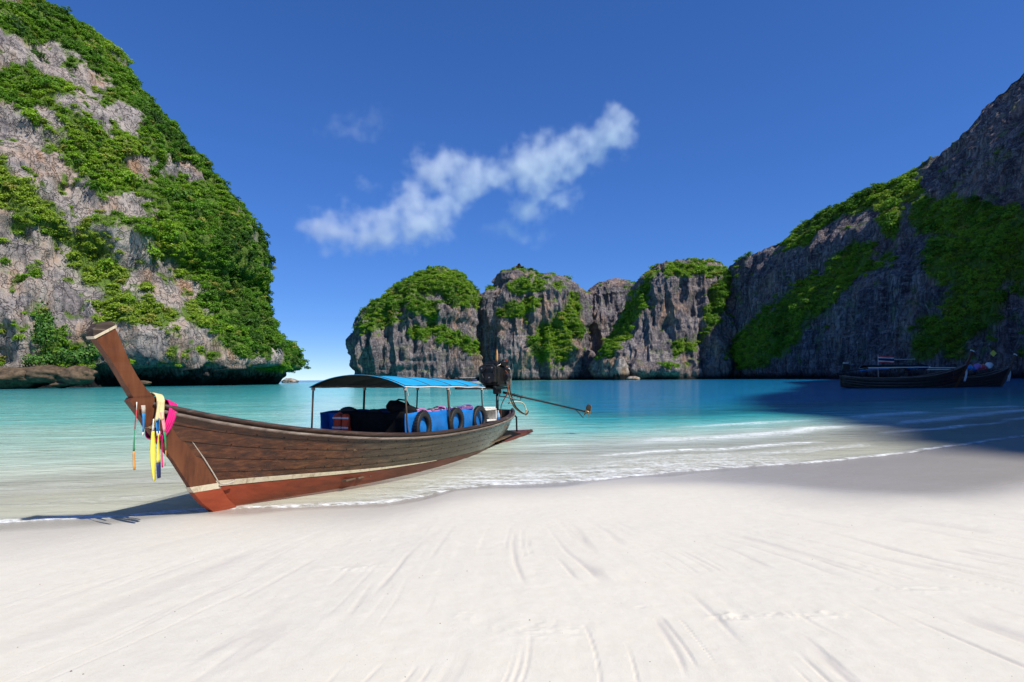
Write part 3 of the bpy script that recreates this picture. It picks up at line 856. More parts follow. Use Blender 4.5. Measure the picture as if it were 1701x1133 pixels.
# ------------------------------------------------------------------ mesh builder for made things
class MB:
    def __init__(self): self.v, self.f = [], []
    def add(self, V, F):
        k = len(self.v)
        self.v += [tuple(p) for p in V]
        self.f += [tuple(i + k for i in q) for q in F]
        return self
    def box(self, c, s, rz=0.0, ry=0.0, rx=0.0, taper=1.0, bev=0.0):
        m = Matrix.Translation(Vector(c)) @ Matrix.Rotation(rz, 4, 'Z') @ Matrix.Rotation(ry, 4, 'Y') @ Matrix.Rotation(rx, 4, 'X')
        hx, hy, hz = s[0] / 2, s[1] / 2, s[2] / 2
        if bev <= 0:
            V = [m @ Vector((x * hx * (taper if z > 0 else 1), y * hy * (taper if z > 0 else 1), z * hz)) for z in (-1, 1) for x, y in ((-1, -1), (1, -1), (1, 1), (-1, 1))]
            return self.add(V, [(0, 3, 2, 1), (4, 5, 6, 7), (0, 1, 5, 4), (1, 2, 6, 5), (2, 3, 7, 6), (3, 0, 4, 7)])
        def ring(dx, dy, z):
            b = min(bev, dx * .9, dy * .9)
            return [m @ Vector(p + (z,)) for p in ((-dx + b, -dy), (dx - b, -dy), (dx, -dy + b), (dx, dy - b), (dx - b, dy), (-dx + b, dy), (-dx, dy - b), (-dx, -dy + b))]
        V = ring(hx - bev, hy - bev, -hz) + ring(hx, hy, -hz + bev) + ring(hx * taper, hy * taper, hz - bev) + ring(hx * taper - bev, hy * taper - bev, hz)
        F = [tuple(range(7, -1, -1)), tuple(range(24, 32))]
        for r in range(3):
            for i in range(8): F.append((r * 8 + i, r * 8 + (i + 1) % 8, r * 8 + 8 + (i + 1) % 8, r * 8 + 8 + i))
        return self.add(V, F)
    def tube(self, pts, r, n=8, cap=True, flat=1.0):
        pts = [Vector(p) for p in pts]
        if not isinstance(r, (list, tuple)): r = [r] * len(pts)
        V, up = [], None
        for i, p in enumerate(pts):
            d = (pts[min(i + 1, len(pts) - 1)] - pts[max(i - 1, 0)]).normalized()
            if up is None: up = Vector((0, 0, 1)) if abs(d.z) < 0.9 else Vector((1, 0, 0))
            a = d.cross(up).normalized(); b = a.cross(d).normalized(); up = b
            V += [p + a * math.cos(2 * math.pi * k / n) * r[i] + b * math.sin(2 * math.pi * k / n) * r[i] * flat for k in range(n)]
        F = [(i * n + k, i * n + (k + 1) % n, (i + 1) * n + (k + 1) % n, (i + 1) * n + k) for i in range(len(pts) - 1) for k in range(n)]
        if cap: F += [tuple(range(n - 1, -1, -1)), tuple((len(pts) - 1) * n + k for k in range(n))]
        return self.add(V, F)
    def lathe(self, prof, n=16, m=None, closed=False):
        m = m or Matrix()
        V = [m @ Vector((r * math.cos(2 * math.pi * k / n), r * math.sin(2 * math.pi * k / n), z)) for r, z in prof for k in range(n)]
        R_ = len(prof)
        F = [(i * n + k, i * n + (k + 1) % n, ((i + 1) % R_) * n + (k + 1) % n, ((i + 1) % R_) * n + k) for i in range(R_ if closed else R_ - 1) for k in range(n)]
        if not closed:
            if prof[0][0] > 1e-4: F.append(tuple(range(n - 1, -1, -1)))
            if prof[-1][0] > 1e-4: F.append(tuple((R_ - 1) * n + k for k in range(n)))
        return self.add(V, F)
    def sheet(self, G, th):
        """thick sheet from a grid of points G[i][j], thickened along its own normals"""
        G = np.array([[tuple(p) for p in row] for row in G], float)
        N = normals(G, False)
        r, c = G.shape[:2]
        V = np.concatenate([(G + N * th / 2).reshape(-1, 3), (G - N * th / 2).reshape(-1, 3)])
        F = []
        o = r * c
        for i in range(r - 1):
            for j in range(c - 1):
                a, b, d, e = i * c + j, i * c + j + 1, (i + 1) * c + j + 1, (i + 1) * c + j
                F += [(a, b, d, e), (e + o, d + o, b + o, a + o)]
        edge = [i for i in range(c)] + [i * c + c - 1 for i in range(1, r)] + [(r - 1) * c + j for j in range(c - 2, -1, -1)] + [i * c for i in range(r - 2, 0, -1)]
        for a, b in zip(edge, edge[1:] + edge[:1]): F.append((b, a, a + o, b + o))
        return self.add(V, F)
    def build(self, name, mat, parent=None, smooth=False, angle=None):
        o = mesh_obj(name, self.v, self.f, mat, parent, smooth or angle is not None)
        if angle is not None:
            o.data.set_sharp_from_angle(angle=R(angle))
        return o

def empty(name, loc=(0, 0, 0), rz=0.0):
    o = bpy.data.objects.new(name, None)
    COL.objects.link(o)
    o.location = loc
    o.rotation_euler = (0, 0, rz)
    o.empty_display_size = 0.2
    return o

def paint(name, colr, rough=0.5, var=0.25, scale=6.0, spec=0.4, metal=0.0, bump=0.0, grime=None):
    t = NT(name)
    co = t.coords()
    n = t.noise(co, scale, 6, 0.65)
    d = tuple(x * (1 - var) for x in colr)
    l = tuple(min(1, x * (1 + var)) for x in colr)
    c = t.mix(t.mapr(n, 0.3, 0.7), d, l)
    if grime:
        g = t.noise(t.coords((1, 1, 0.4)), scale * 0.6, 7, 0.7, 0.5)
        c = t.mix(t.mapr(g, 0.52, 0.68, 0, 0.8), c, grime)
    nr = t.bump(t.noise(co, scale * 5, 4, 0.6), bump, 0.02) if bump else None
    t.principled(c, rough, nr, spec, metal)
    return t.m

def wood(name, c0, c1, c2, grain=(0.45, 13, 20), rough=0.5, wear=(0.42, 0.38, 0.33), wear_amt=0.5, grad=None, spec=0.35):
    """timber with long grain along local x, stains and worn patches; grad = second colour set towards the stern (local x 2.5 to 7)"""
    t = NT(name)
    co = t.coords()
    g = t.noise(t.coords(grain), 1.0, 8, 0.65, 0.4)
    big = t.noise(t.coords((0.35, 1.6, 2.6)), 1.3, 5, 0.6, 0.3)
    fine = t.noise(t.coords((3, 40, 40)), 1.0, 4, 0.7)
    c = t.ramp(g, [(0.28, c0), (0.5, c1), (0.72, c2)])
    if grad:
        sp = t.n('ShaderNodeSeparateXYZ')
        tc = t.n('ShaderNodeTexCoord')
        t.l(tc.outputs['Object'], sp.inputs[0])
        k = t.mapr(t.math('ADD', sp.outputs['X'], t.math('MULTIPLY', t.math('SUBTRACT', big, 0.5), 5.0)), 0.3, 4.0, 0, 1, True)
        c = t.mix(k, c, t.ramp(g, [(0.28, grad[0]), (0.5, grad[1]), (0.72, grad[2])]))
    c = t.mix(t.mapr(big, 0.55, 0.75, 0, 0.6), c, tuple(x * 0.35 for x in c0))
    w = t.noise(t.coords((0.8, 16, 24)), 1.0, 8, 0.75, 0.3)
    c = t.mix(t.math('MULTIPLY', t.mapr(w, 0.58, 0.72), wear_amt), c, wear)
    h = t.math('ADD', t.math('MULTIPLY', g, 0.6), t.math('MULTIPLY', fine, 0.4))
    t.principled(c, t.mapr(w, 0.35, 0.7, rough - 0.1, rough + 0.25), t.bump(h, 0.35, 0.01), spec)
    return t.m

M = {}
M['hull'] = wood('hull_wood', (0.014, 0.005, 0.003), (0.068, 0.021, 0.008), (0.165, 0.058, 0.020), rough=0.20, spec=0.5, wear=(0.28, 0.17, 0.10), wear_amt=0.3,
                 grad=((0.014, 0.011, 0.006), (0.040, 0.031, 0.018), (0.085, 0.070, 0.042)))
M['stem'] = wood('stem_wood', (0.060, 0.020, 0.010), (0.125, 0.042, 0.018), (0.17, 0.062, 0.026), grain=(9, 9, 1.6), rough=0.42, wear=(0.10, 0.05, 0.03), wear_amt=0.3)
M['rail'] = wood('rail_wood', (0.018, 0.010, 0.008), (0.050, 0.027, 0.020), (0.11, 0.072, 0.056), rough=0.5, wear=(0.36, 0.32, 0.30), wear_amt=0.45)
M['rail2'] = wood('rub_strip_wood', (0.07, 0.045, 0.034), (0.17, 0.13, 0.105), (0.30, 0.25, 0.215), rough=0.7, wear=(0.55, 0.52, 0.48), wear_amt=0.8)
M['caulk'] = wood('seam_caulk', (0.012, 0.007, 0.005), (0.03, 0.016, 0.010), (0.07, 0.045, 0.03), grain=(2.5, 4, 4), rough=0.8, wear=(0.40, 0.31, 0.20), wear_amt=0.9)
M['red'] = wood('red_bottom_paint', (0.20, 0.036, 0.015), (0.29, 0.052, 0.020), (0.34, 0.072, 0.030), grain=(1.5, 7, 7), rough=0.5, wear=(0.10, 0.04, 0.026), wear_amt=0.7, grad=((0.055, 0.018, 0.012), (0.10, 0.030, 0.018), (0.15, 0.048, 0.028)))  # stern end darkened: hull shade put into the red
M['white_stripe'] = paint('cream_stripe_paint', (0.62, 0.55, 0.40), 0.5, 0.15, 12, grime=(0.22, 0.14, 0.075), bump=0.15)
M['inside'] = wood('inner_wood', (0.018, 0.012, 0.009), (0.045, 0.030, 0.021), (0.08, 0.055, 0.038), rough=0.7)
M['deck'] = wood('deck_wood', (0.05, 0.033, 0.022), (0.12, 0.08, 0.05), (0.19, 0.135, 0.09), rough=0.7)
M['blue_cloth'] = paint('blue_canopy_cloth', (0.010, 0.33, 0.60), 0.6, 0.22, 1.6, spec=0.3, bump=0.25, grime=(0.06, 0.38, 0.62))
M['blue_tarp'] = paint('blue_side_tarp', (0.010, 0.16, 0.50), 0.4, 0.25, 5, spec=0.4, bump=0.2)
M['black_tarp'] = paint('black_tarp', (0.009, 0.009, 0.010), 0.8, 0.4, 6, spec=0.1, bump=0.2)
M['rubber'] = paint('tyre_rubber', (0.016, 0.016, 0.018), 0.6, 0.4, 20, bump=0.3)
M['dark_metal'] = paint('dark_metal', (0.020, 0.020, 0.021), 0.45, 0.5, 14, metal=0.3, grime=(0.09, 0.045, 0.02), bump=0.2)
M['engine'] = paint('oily_engine_black', (0.010, 0.010, 0.010), 0.4, 0.5, 18, metal=0.2, grime=(0.045, 0.035, 0.018), bump=0.3)
M['steel'] = paint('worn_steel', (0.42, 0.40, 0.37), 0.35, 0.3, 20, metal=0.8, grime=(0.13, 0.09, 0.05))
M['bronze'] = paint('worn_bronze', (0.26, 0.17, 0.09), 0.4, 0.3, 15, metal=0.6)
M['post'] = wood('post_wood', (0.02, 0.014, 0.01), (0.05, 0.034, 0.022), (0.10, 0.075, 0.05), grain=(14, 14, 1.2), rough=0.6)
M['white'] = paint('white_plastic', (0.70, 0.68, 0.63), 0.45, 0.12, 8, grime=(0.38, 0.34, 0.28))
M['pink'] = paint('pink_cloth', (0.66, 0.018, 0.19), 0.7, 0.25, 9, spec=0.2, bump=0.2)
M['cream'] = paint('cream_cloth', (0.72, 0.58, 0.30), 0.75, 0.2, 12, spec=0.2, bump=0.3)
M['yellow'] = paint('yellow_ribbon', (0.76, 0.68, 0.10), 0.65, 0.15, 10, spec=0.25)
M['blue_rib'] = paint('blue_ribbon', (0.03, 0.22, 0.52), 0.65, 0.2, 10)
M['navy'] = paint('navy_ribbon', (0.012, 0.022, 0.10), 0.65, 0.2, 10)
M['green_rib'] = paint('green_ribbon', (0.02, 0.30, 0.12), 0.65, 0.2, 10)
M['orange_rib'] = paint('orange_ribbon', (0.72, 0.34, 0.09), 0.65, 0.2, 10)
M['red_rib'] = paint('red_ribbon', (0.60, 0.07, 0.08), 0.65, 0.2, 10)
M['rose_rib'] = paint('rose_ribbon', (0.72, 0.30, 0.33), 0.65, 0.2, 10)
M['white_rib'] = paint('white_ribbon', (0.74, 0.72, 0.66), 0.7, 0.1, 10)
M['purple'] = paint('purple_vest', (0.12, 0.07, 0.30), 0.7, 0.3, 10, bump=0.2)
M['mauve'] = paint('mauve_vest', (0.42, 0.18, 0.42), 0.7, 0.3, 10, bump=0.2)
M['orange'] = paint('orange_vest', (0.72, 0.075, 0.02), 0.65, 0.2, 8, bump=0.2)
M['hose'] = paint('tan_hose', (0.26, 0.17, 0.08), 0.5, 0.4, 20)
M['pale_hose'] = paint('pale_hose', (0.55, 0.50, 0.36), 0.5, 0.2, 20)
M['rope'] = paint('pale_rope', (0.50, 0.45, 0.38), 0.9, 0.25, 40, bump=0.4)
M['bottle'] = paint('water_bottle', (0.30, 0.50, 0.66), 0.15, 0.1, 10, spec=0.6)

# ------------------------------------------------------------------ the beached longtail boat
BOW = Vector((-4.385, 8.876, 0.0))
BOAT_RZ = math.atan2(0.93393, 0.35746)
BM = Matrix.Translation(BOW) @ Matrix.Rotation(BOAT_RZ, 4, 'Z')       # local x aft, local y to starboard is +, port (towards the camera) is -
I_S = (-0.95, -0.29, 0.53, 1.0, 2.2, 3.0, 4.0, 5.0, 6.2, 7.8, 9.0, 10.0, 11.3)
I_ZG = (1.60, 1.38, 1.19, 1.11, 0.95, 0.87, 0.80, 0.765, 0.75, 0.745, 0.765, 0.80, 0.92)
I_BG = (0.045, 0.30, 0.62, 0.77, 1.05, 1.16, 1.25, 1.28, 1.27, 1.16, 1.00, 0.84, 0.52)
def sm_interp(x, xs, ys):
    # smooth interpolation by averaging a small window
    w = np.linspace(-0.45, 0.45, 7)
    return float(np.mean(np.interp(np.clip(x + w * min(1, max(0.0, x + 0.95), max(0.0, 11.3 - x)), xs[0], xs[-1]), xs, ys)))
def gun_z(s): return sm_interp(s, I_S, I_ZG)
def gun_b(s): return sm_interp(s, I_S, I_BG)
def keel_z(s): return float(np.interp(s, (-0.95, 0, 1.5, 3, 6, 9, 11.3), (0.0, -0.05, -0.14, -0.24, -0.26, -0.15, 0.16)))
def sec_x(s): return float(np.interp(s, (-0.95, 0, 0.7, 2.47, 4.15, 7.25, 10.1, 11.3), (0.55, 0.46, 0.36, 0.22, 0.12, 0.16, 0.36, 0.40)))
STEM_Z = (-0.05, 0.0, 0.14, 0.37, 0.83, 1.22, 1.35, 1.60, 1.70)
STEM_S = (0.06, 0.0, -0.18, -0.35, -0.66, -0.97, -1.05, -1.20, -1.25)
def hull_pt(sn, t, side, out=0.0):
    """point on the hull: station sn (-0.95..11.3), t 0 keel .. 1 gunwale"""
    zk, zg = keel_z(sn), gun_z(sn)
    z = zk + t * (zg - zk)
    b = gun_b(sn) * max(t, 1e-4) ** sec_x(sn)
    sig = (sn + 0.95) / 12.25
    ss = float(np.interp(z, STEM_Z, STEM_S)) + 0.22
    s = sn + (ss + 0.95) * max(0.0, 1 - sig * 3.4) ** 1.6
    # rounded stern: pull the last bit in
    e = max(0.0, (sn - 10.2) / 1.1)
    b *= math.sqrt(max(0.0, 1 - (e * 0.72) ** 2))
    return Vector((s, side * (b + out), z))

boat = empty('longtail_boat', BOW, BOAT_RZ)
tag(boat, 'weathered brown wooden longtail boat with a tall curved prow beached on the sand', 'boat')
SN = list(np.concatenate([np.linspace(-0.95, 2.0, 20), np.linspace(2.25, 9.5, 30), np.linspace(9.7, 11.3, 12)]))
def strip_z(sn):  # painted boot-line height above the water
    return float(np.interp(sn, (-0.95, 1.0, 3.0, 5.0, 7.5, 9.5, 11.3), (0.38, 0.33, 0.245, 0.175, 0.10, 0.09, 0.28)))
def t_of_z(sn, z): return (z - keel_z(sn)) / (gun_z(sn) - keel_z(sn))
NB = 5
def band_t(sn, k, frac=0.0):
    """lower edge of strake k above the boot-line"""
    a = t_of_z(sn, strip_z(sn))
    return a + (1 - a) * (k + frac) / NB
def strake(name, mat, side, lo, hi, out0, out1, rows=3, sn_list=SN, skin=0.03):
    G = []
    for sn in sn_list:
        a, b = lo(sn), hi(sn)
        col = []
        for j in range(rows):
            f = j / (rows - 1)
            tt = a + (b - a) * (f if a > 0.001 else f ** 2.2)
            col.append(hull_pt(sn, tt, side, out0 + (out1 - out0) * f - skin / 2))
        G.append(col)
    if side > 0: G = [c[::-1] for c in G]
    return MB().sheet(G, skin).build(name, mat, boat, angle=35)
for side in (-1, 1):
    strake('bottom_plank', M['red'], side, lambda s: 0.0, lambda s: t_of_z(s, strip_z(s)) - 0.004, 0.012, 0.012, rows=9)
    for k in range(NB):
        g = 0.003
        strake('plank', M['hull'], side, lambda s, k=k: band_t(s, k) + g, lambda s, k=k: band_t(s, k + 1) - g, 0.0165, 0.008, rows=4)
    for k in range(1, NB):
        strake('seam', M['caulk'], side, lambda s, k=k: band_t(s, k) - 0.0055, lambda s, k=k: band_t(s, k) + 0.0055, 0.0075, 0.0075, rows=2, skin=0.006)
    nails = MB()
    for k in range(1, NB):
        for q, s in enumerate(np.arange(-0.2, 10.8, 0.42)):
            p = hull_pt(s, band_t(s, k, 0.07), side, 0.0215)
            nails.box(p, (0.016, 0.006, 0.016))
    tag(nails.build('nail_heads', M['dark_metal'], boat), kind='stuff')
    st = [s for s in SN if s <= 4.8]
    strake('boot_stripe', M['white_stripe'], side, lambda s: t_of_z(s, strip_z(s)) - 0.002 , lambda s: t_of_z(s, strip_z(s) + float(np.interp(s, (-0.95, 0.5, 2.5, 4, 4.8), (0.085, 0.07, 0.042, 0.016, 0.003)))), 0.021, 0.021, rows=2, sn_list=st, skin=0.006)
    # inner skin behind the seams
    G = [[hull_pt(s, t ** 1.6, side, -0.032) for t in np.linspace(0.0, 0.99, 10)] for s in SN]
    if side > 0: G = [c[::-1] for c in G]
    MB().sheet(G, 0.012).build('hull_lining', M['inside'], boat, smooth=True)
    # gunwale: cap rail and rub strip below it
    V = [hull_pt(s, 1.0, side, 0.012) + Vector((0, 0, 0.012)) for s in np.linspace(-0.95, 11.3, 70)]
    MB().tube(V, 0.047, 8, flat=0.75).build('gunwale_rail', M['rail'], boat, smooth=True)
    V = [hull_pt(s, 1.0, side, 0.030) + Vector((0, 0, -0.065)) for s in np.linspace(-0.86, 11.25, 70)]
    MB().tube(V, 0.026, 6).build('rub_strip', M['rail2'], boat, smooth=True)
    # inner rail
    V = [hull_pt(s, 1.0, side, -0.10) + Vector((0, 0, -0.01)) for s in np.linspace(-0.2, 11.0, 60)]
    MB().tube(V, 0.03, 6).build('inner_rail', M['rail'], boat, smooth=True)
# stern closing board
G = [[hull_pt(11.29, t, y) if abs(y) == 1 else Vector((hull_pt(11.29, t, 1).x + 0.10 * (1 - y * y), hull_pt(11.29, t, 1).y * y, hull_pt(11.29, t, 1).z)) for t in np.linspace(0.02, 1.0, 6)] for y in (-1, -0.6, -0.2, 0.2, 0.6, 1)]
MB().sheet(G, 0.04).build('transom', M['hull'], boat, angle=30)
# keel
MB().tube([(s, 0, keel_z(s) - 0.01) for s in np.linspace(0.1, 11.2, 24)], 0.06, 6).build('keel', M['red'], boat)
# fore deck and cockpit sole
fd = MB()
G = [[Vector((s, y * (gun_b(s) - 0.08), gun_z(s) - 0.10 + 0.03 * (1 - y * y))) for y in np.linspace(-1, 1, 7)] for s in np.linspace(-0.55, 2.0, 16)]
fd.sheet(G, 0.03).build('fore_deck', M['deck'], boat, angle=30)
for k, s in enumerate(np.linspace(2.2, 10.6, 29)):
    w = (gun_b(s) * 0.80) * 2
    MB().box((s, 0, 0.16), (0.27, w, 0.03)).build('floor_board', M['deck'], boat)
for s in (2.6, 3.7, 4.8, 5.9, 7.0, 8.1, 9.2):
    V = [hull_pt(s, t, -1, -0.075) for t in np.linspace(1, 0.12, 7)] + [hull_pt(s, t, 1, -0.075) for t in np.linspace(0.12, 1, 7)]
    MB().tube(V, 0.035, 6).build('rib', M['inside'], boat)
for s in (2.25, 4.9, 6.3, 7.6, 9.4):
    MB().box((s, 0, gun_z(s) - 0.26), (0.30, gun_b(s) * 1.86, 0.045), bev=0.01).build('thwart', M['deck'], boat)

# stem timber and the tall prow: side profile (front edge, rear edge, half thickness front/rear)
prof = []
for z, sf, srr, tf, tr in ((-0.06, 0.05, 0.36, 0.035, 0.13), (0.02, -0.02, 0.30, 0.035, 0.135), (0.16, -0.19, 0.16, 0.035, 0.125), (0.37, -0.36, 0.02, 0.035, 0.12), (0.6, -0.51, -0.12, 0.035, 0.11),
                          (0.83, -0.66, -0.27, 0.038, 0.10), (1.03, -0.82, -0.42, 0.04, 0.098), (1.22, -0.97, -0.56, 0.042, 0.095), (1.40, -1.10, -0.69, 0.045, 0.09), (1.56, -1.215, -0.80, 0.05, 0.085), (1.66, -1.29, -0.88, 0.055, 0.08), (1.70, -1.25, -0.93, 0.055, 0.075)):
    prof.append((z, sf, srr, tf, tr))
def side_loft(prof, name, mat, parent, cols=5):
    V, F = [], []
    n = cols * 2
    for z0, sf, srr, tf, tr in prof:
        z1 = z0
        if isinstance(z0, tuple): z0, z1 = z0
        for j in range(cols):
            f = j / (cols - 1)
            V.append((sf + (srr - sf) * f, -(tf + (tr - tf) * f), z0 + (z1 - z0) * f))
        for j in range(cols - 1, -1, -1):
            f = j / (cols - 1)
            V.append((sf + (srr - sf) * f, (tf + (tr - tf) * f), z0 + (z1 - z0) * f))
    for i in range(len(prof) - 1):
        for k in range(n): F.append((i * n + k, i * n + (k + 1) % n, (i + 1) * n + (k + 1) % n, (i + 1) * n + k))
    F += [tuple(range(n - 1, -1, -1)), tuple((len(prof) - 1) * n + k for k in range(n))]
    return MB().add(V, F).build(name, mat, parent, angle=32)
side_loft(prof, 'stem_post', M['stem'], boat)
blade = [(1.50, -1.08, -0.74, 0.045, 0.06), (1.62, -1.18, -0.88, 0.05, 0.06), ((1.66, 1.72), -1.215, -0.975, 0.05, 0.056), ((1.75, 1.82), -1.27, -1.075, 0.05, 0.054), ((1.90, 1.97), -1.36, -1.185, 0.05, 0.053),
         ((2.05, 2.12), -1.45, -1.272, 0.05, 0.053), ((2.20, 2.28), -1.55, -1.345, 0.05, 0.053), ((2.32, 2.45), -1.64, -1.42, 0.052, 0.054), ((2.41, 2.57), -1.705, -1.478, 0.054, 0.056)]
pb = side_loft(blade, 'prow_board', M['stem'], boat)
side_loft([((2.412, 2.572), -1.735, -1.462, 0.068, 0.070), ((2.440, 2.600), -1.750, -1.472, 0.070, 0.072)], 'prow_band', M['white_stripe'], pb)
side_loft([((2.441, 2.601), -1.745, -1.474, 0.062, 0.064), ((2.53, 2.625), -1.75, -1.49, 0.058, 0.060), ((2.60, 2.64), -1.69, -1.53, 0.04, 0.045)], 'prow_cap', M['inside'], pb)
# bottom of the stem carries the red paint and the boot-line round the bow
side_loft([(-0.065, 0.045, 0.372, 0.045, 0.142), (0.02, -0.03, 0.312, 0.045, 0.147), (0.16, -0.20, 0.172, 0.045, 0.137), (0.34, -0.35, 0.05, 0.045, 0.132)], 'stem_bottom', M['red'], boat)
side_loft([(0.342, -0.355, 0.052, 0.047, 0.134), (0.425, -0.41, -0.005, 0.047, 0.131)], 'stem_stripe', M['white_stripe'], boat)
# cord lashed down the back of the stem timber
V = [Vector((float(np.interp(z, [p[0] for p in prof], [p[2] for p in prof])) + 0.02, -float(np.interp(z, [p[0] for p in prof], [p[4] for p in prof])) - 0.016, z)) for z in np.linspace(1.15, 0.42, 14)]
MB().tube(V, 0.009, 6).build('stem_cord', M['rope'], boat, smooth=True)
MB().tube([(0.0, -0.155, 0.42), (0.06, -0.18, 0.40), (0.13, -0.21, 0.405), (0.19, -0.24, 0.43)], 0.014, 6).build('cord_knot', M['rope'], boat, smooth=True)

# canopy: posts, rails, hoops and the stretched cloth
C0, C1 = 3.58, 7.72
def can_w(s): return float(np.interp(s, (C0, 6, C1), (1.09, 1.09, 0.92)))
def can_z(s): return float(np.interp(s, (C0, 5.5, C1), (1.775, 1.745, 1.70)))
for s in (3.60, 5.42, 7.62):
    for side in (-1, 1):
        r = 0.019 if s != 5.42 else 0.026
        MB().tube([(s, side * (can_w(s) + 0.06), gun_z(s) - 0.15), (s, side * can_w(s), can_z(s))], r, 8).build('canopy_post', M['post'], boat, smooth=True)
for s in (3.60, 5.42, 7.62):
    for side in (-1, 1):
        mb = MB()
        for q in range(3):
            zc = can_z(s) - 0.03 - 0.022 * q
            mb.tube([(s + 0.034 * math.cos(a), side * (can_w(s) + 0.003) + 0.034 * math.sin(a), zc + 0.008 * math.sin(a)) for a in np.linspace(0, 6.28, 11)], 0.010, 5, cap=False)
        mb.tube([(s + 0.03, side * (can_w(s) + 0.03), can_z(s) - 0.08), (s + 0.05, side * (can_w(s) + 0.045), can_z(s) - 0.19)], 0.008, 5)
        mb.build('lashing', M['rope'], boat)
MB().tube([(3.68, -1.12, 0.72), (3.60, -1.085, 1.70)], 0.014, 6).build('brace', M['rail2'], boat, smooth=True)
for side in (-1, 1):
    MB().tube([(s, side * can_w(s), can_z(s)) for s in np.linspace(C0, C1, 8)], 0.017, 6).build('canopy_side_rail', M['post'], boat)
for k, s in enumerate((3.60, 4.62, 5.64, 6.66, 7.68)):
    a = 0.222 - 0.05 * k / 4
    MB().tube([(s, y * can_w(s), can_z(s) + a * (1 - abs(y) ** 2.2)) for y in np.linspace(-1, 1, 13)], 0.016, 6).build('canopy_hoop', M['post'], boat)
MB().tube([(3.60, -1.09, 1.775), (3.60, 1.09, 1.775)], 0.017, 6).build('canopy_cross_bar', M['post'], boat)
G = []
for s in np.linspace(C0 - 0.06, C1 + 0.08, 34):
    a = 0.245 - 0.05 * (s - C0) / (C1 - C0)
    sag = 0.032 * abs(math.sin(math.pi * (s - C0) / 1.02))
    G.append([(s, y * (can_w(s) + 0.035), can_z(s) - 0.015 + a * (1 - abs(y) ** 2.2) - sag * (1 - abs(y) ** 4) - 0.004 * math.sin(s * 9) * abs(y)) for y in np.linspace(-1, 1, 25)])
MB().sheet(G, 0.008).build('canopy_cloth', M['blue_cloth'], boat, smooth=True)
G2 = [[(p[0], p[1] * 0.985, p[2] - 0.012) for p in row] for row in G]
MB().sheet(G2, 0.004).build('canopy_under_shade', M['black_tarp'], boat, smooth=True)  # black sheet added under the cloth to stand for its shaded underside
for side in (-1, 1):
    V = [(s, side * (can_w(s) + 0.04), can_z(s) - 0.02 - 0.006 * math.sin(s * 5.1)) for s in np.linspace(C0 - 0.05, C1 + 0.07, 40)]
    MB().tube(V, 0.011, 6).build('canopy_hem', M['white_rib'] if side < 0 else M['black_tarp'], boat)
# screens of tarpaulin: black one across the front, blue ones along the sides
G = [[(4.02 + 0.03 * math.sin(y * 9), y, z) for z in np.linspace(0.25, 1.24 + 0.015 * math.sin(y * 5), 8)] for y in np.linspace(-1.02, 0.72, 22)]
MB().sheet(G, 0.012).build('front_screen', M['black_tarp'], boat, smooth=True)
G = [[(4.0 + 0.02 * math.sin(y * 9), y, z) for z in np.linspace(0.25, 1.20, 6)] for y in np.linspace(0.735, 1.03, 6)]
MB().sheet(G, 0.012).build('blue_corner_screen', M['blue_tarp'], boat, smooth=True)
for side in (-1, 1):
    G = []
    for s in np.linspace(3.72, 7.75, 44):
        top = float(np.interp(s, (3.7, 5, 6.5, 7.75), (1.24, 1.22, 1.17, 1.10))) + 0.012 * math.sin(s * 6.3)
        G.append([(s, side * (gun_b(s) - 0.20 + 0.02 * math.sin(s * 7 + z * 5)), 0.45 + (top - 0.45) * z) for z in np.linspace(0, 1, 9)])
    MB().sheet(G, 0.014).build('side_screen', M['blue_tarp'], boat, smooth=True)
# stern platform at the water line, its dark bracket and upright
MB().add([(10.4, -0.50, 0.10), (13.05, -0.44, 0.10), (12.4, 0.35, 0.10), (10.6, 0.45, 0.10), (10.4, -0.50, 0.15), (13.05, -0.44, 0.15), (12.4, 0.35, 0.15), (10.6, 0.45, 0.15)],
         [(0, 3, 2, 1), (4, 5, 6, 7), (0, 1, 5, 4), (1, 2, 6, 5), (2, 3, 7, 6), (3, 0, 4, 7)]).build('stern_platform', M['red'], boat)
MB().add([(9.3, -0.60, 0.02), (11.9, -0.50, 0.085), (10.6, -0.42, 0.34), (9.3, -0.56, 0.02), (11.9, -0.45, 0.085), (10.6, -0.37, 0.34)],
         [(0, 1, 2), (5, 4, 3), (0, 3, 4, 1), (1, 4, 5, 2), (2, 5, 3, 0)]).build('platform_bracket', M['black_tarp'], boat)
MB().add([(9.2, -0.66, -0.02), (13.05, -0.47, 0.07), (13.05, -0.42, 0.155), (9.2, -0.62, 0.03), (9.2, -0.60, -0.02), (13.05, -0.40, 0.07), (13.05, -0.36, 0.155), (9.2, -0.56, 0.03)],
         [(0, 1, 2, 3), (7, 6, 5, 4), (0, 4, 5, 1), (1, 5, 6, 2), (2, 6, 7, 3), (3, 7, 4, 0)]).build('platform_edge', M['red'], boat)
MB().tube([(12.15, -0.2, 0.12), (12.12, -0.2, 0.62), (12.0, -0.1, 0.78), (11.6, 0.0, 0.86)], 0.03, 8).build('stern_bracket', M['dark_metal'], boat, smooth=True)

def on_boat(name, label, cat, loc, group=None, rz=0.0):
    o = bpy.data.objects.new(name, None)
    COL.objects.link(o)
    o.empty_display_size = 0.1
    o.matrix_world = BM @ Matrix.Translation(Vector(loc)) @ Matrix.Rotation(rz, 4, 'Z')
    return tag(o, label, cat, group)

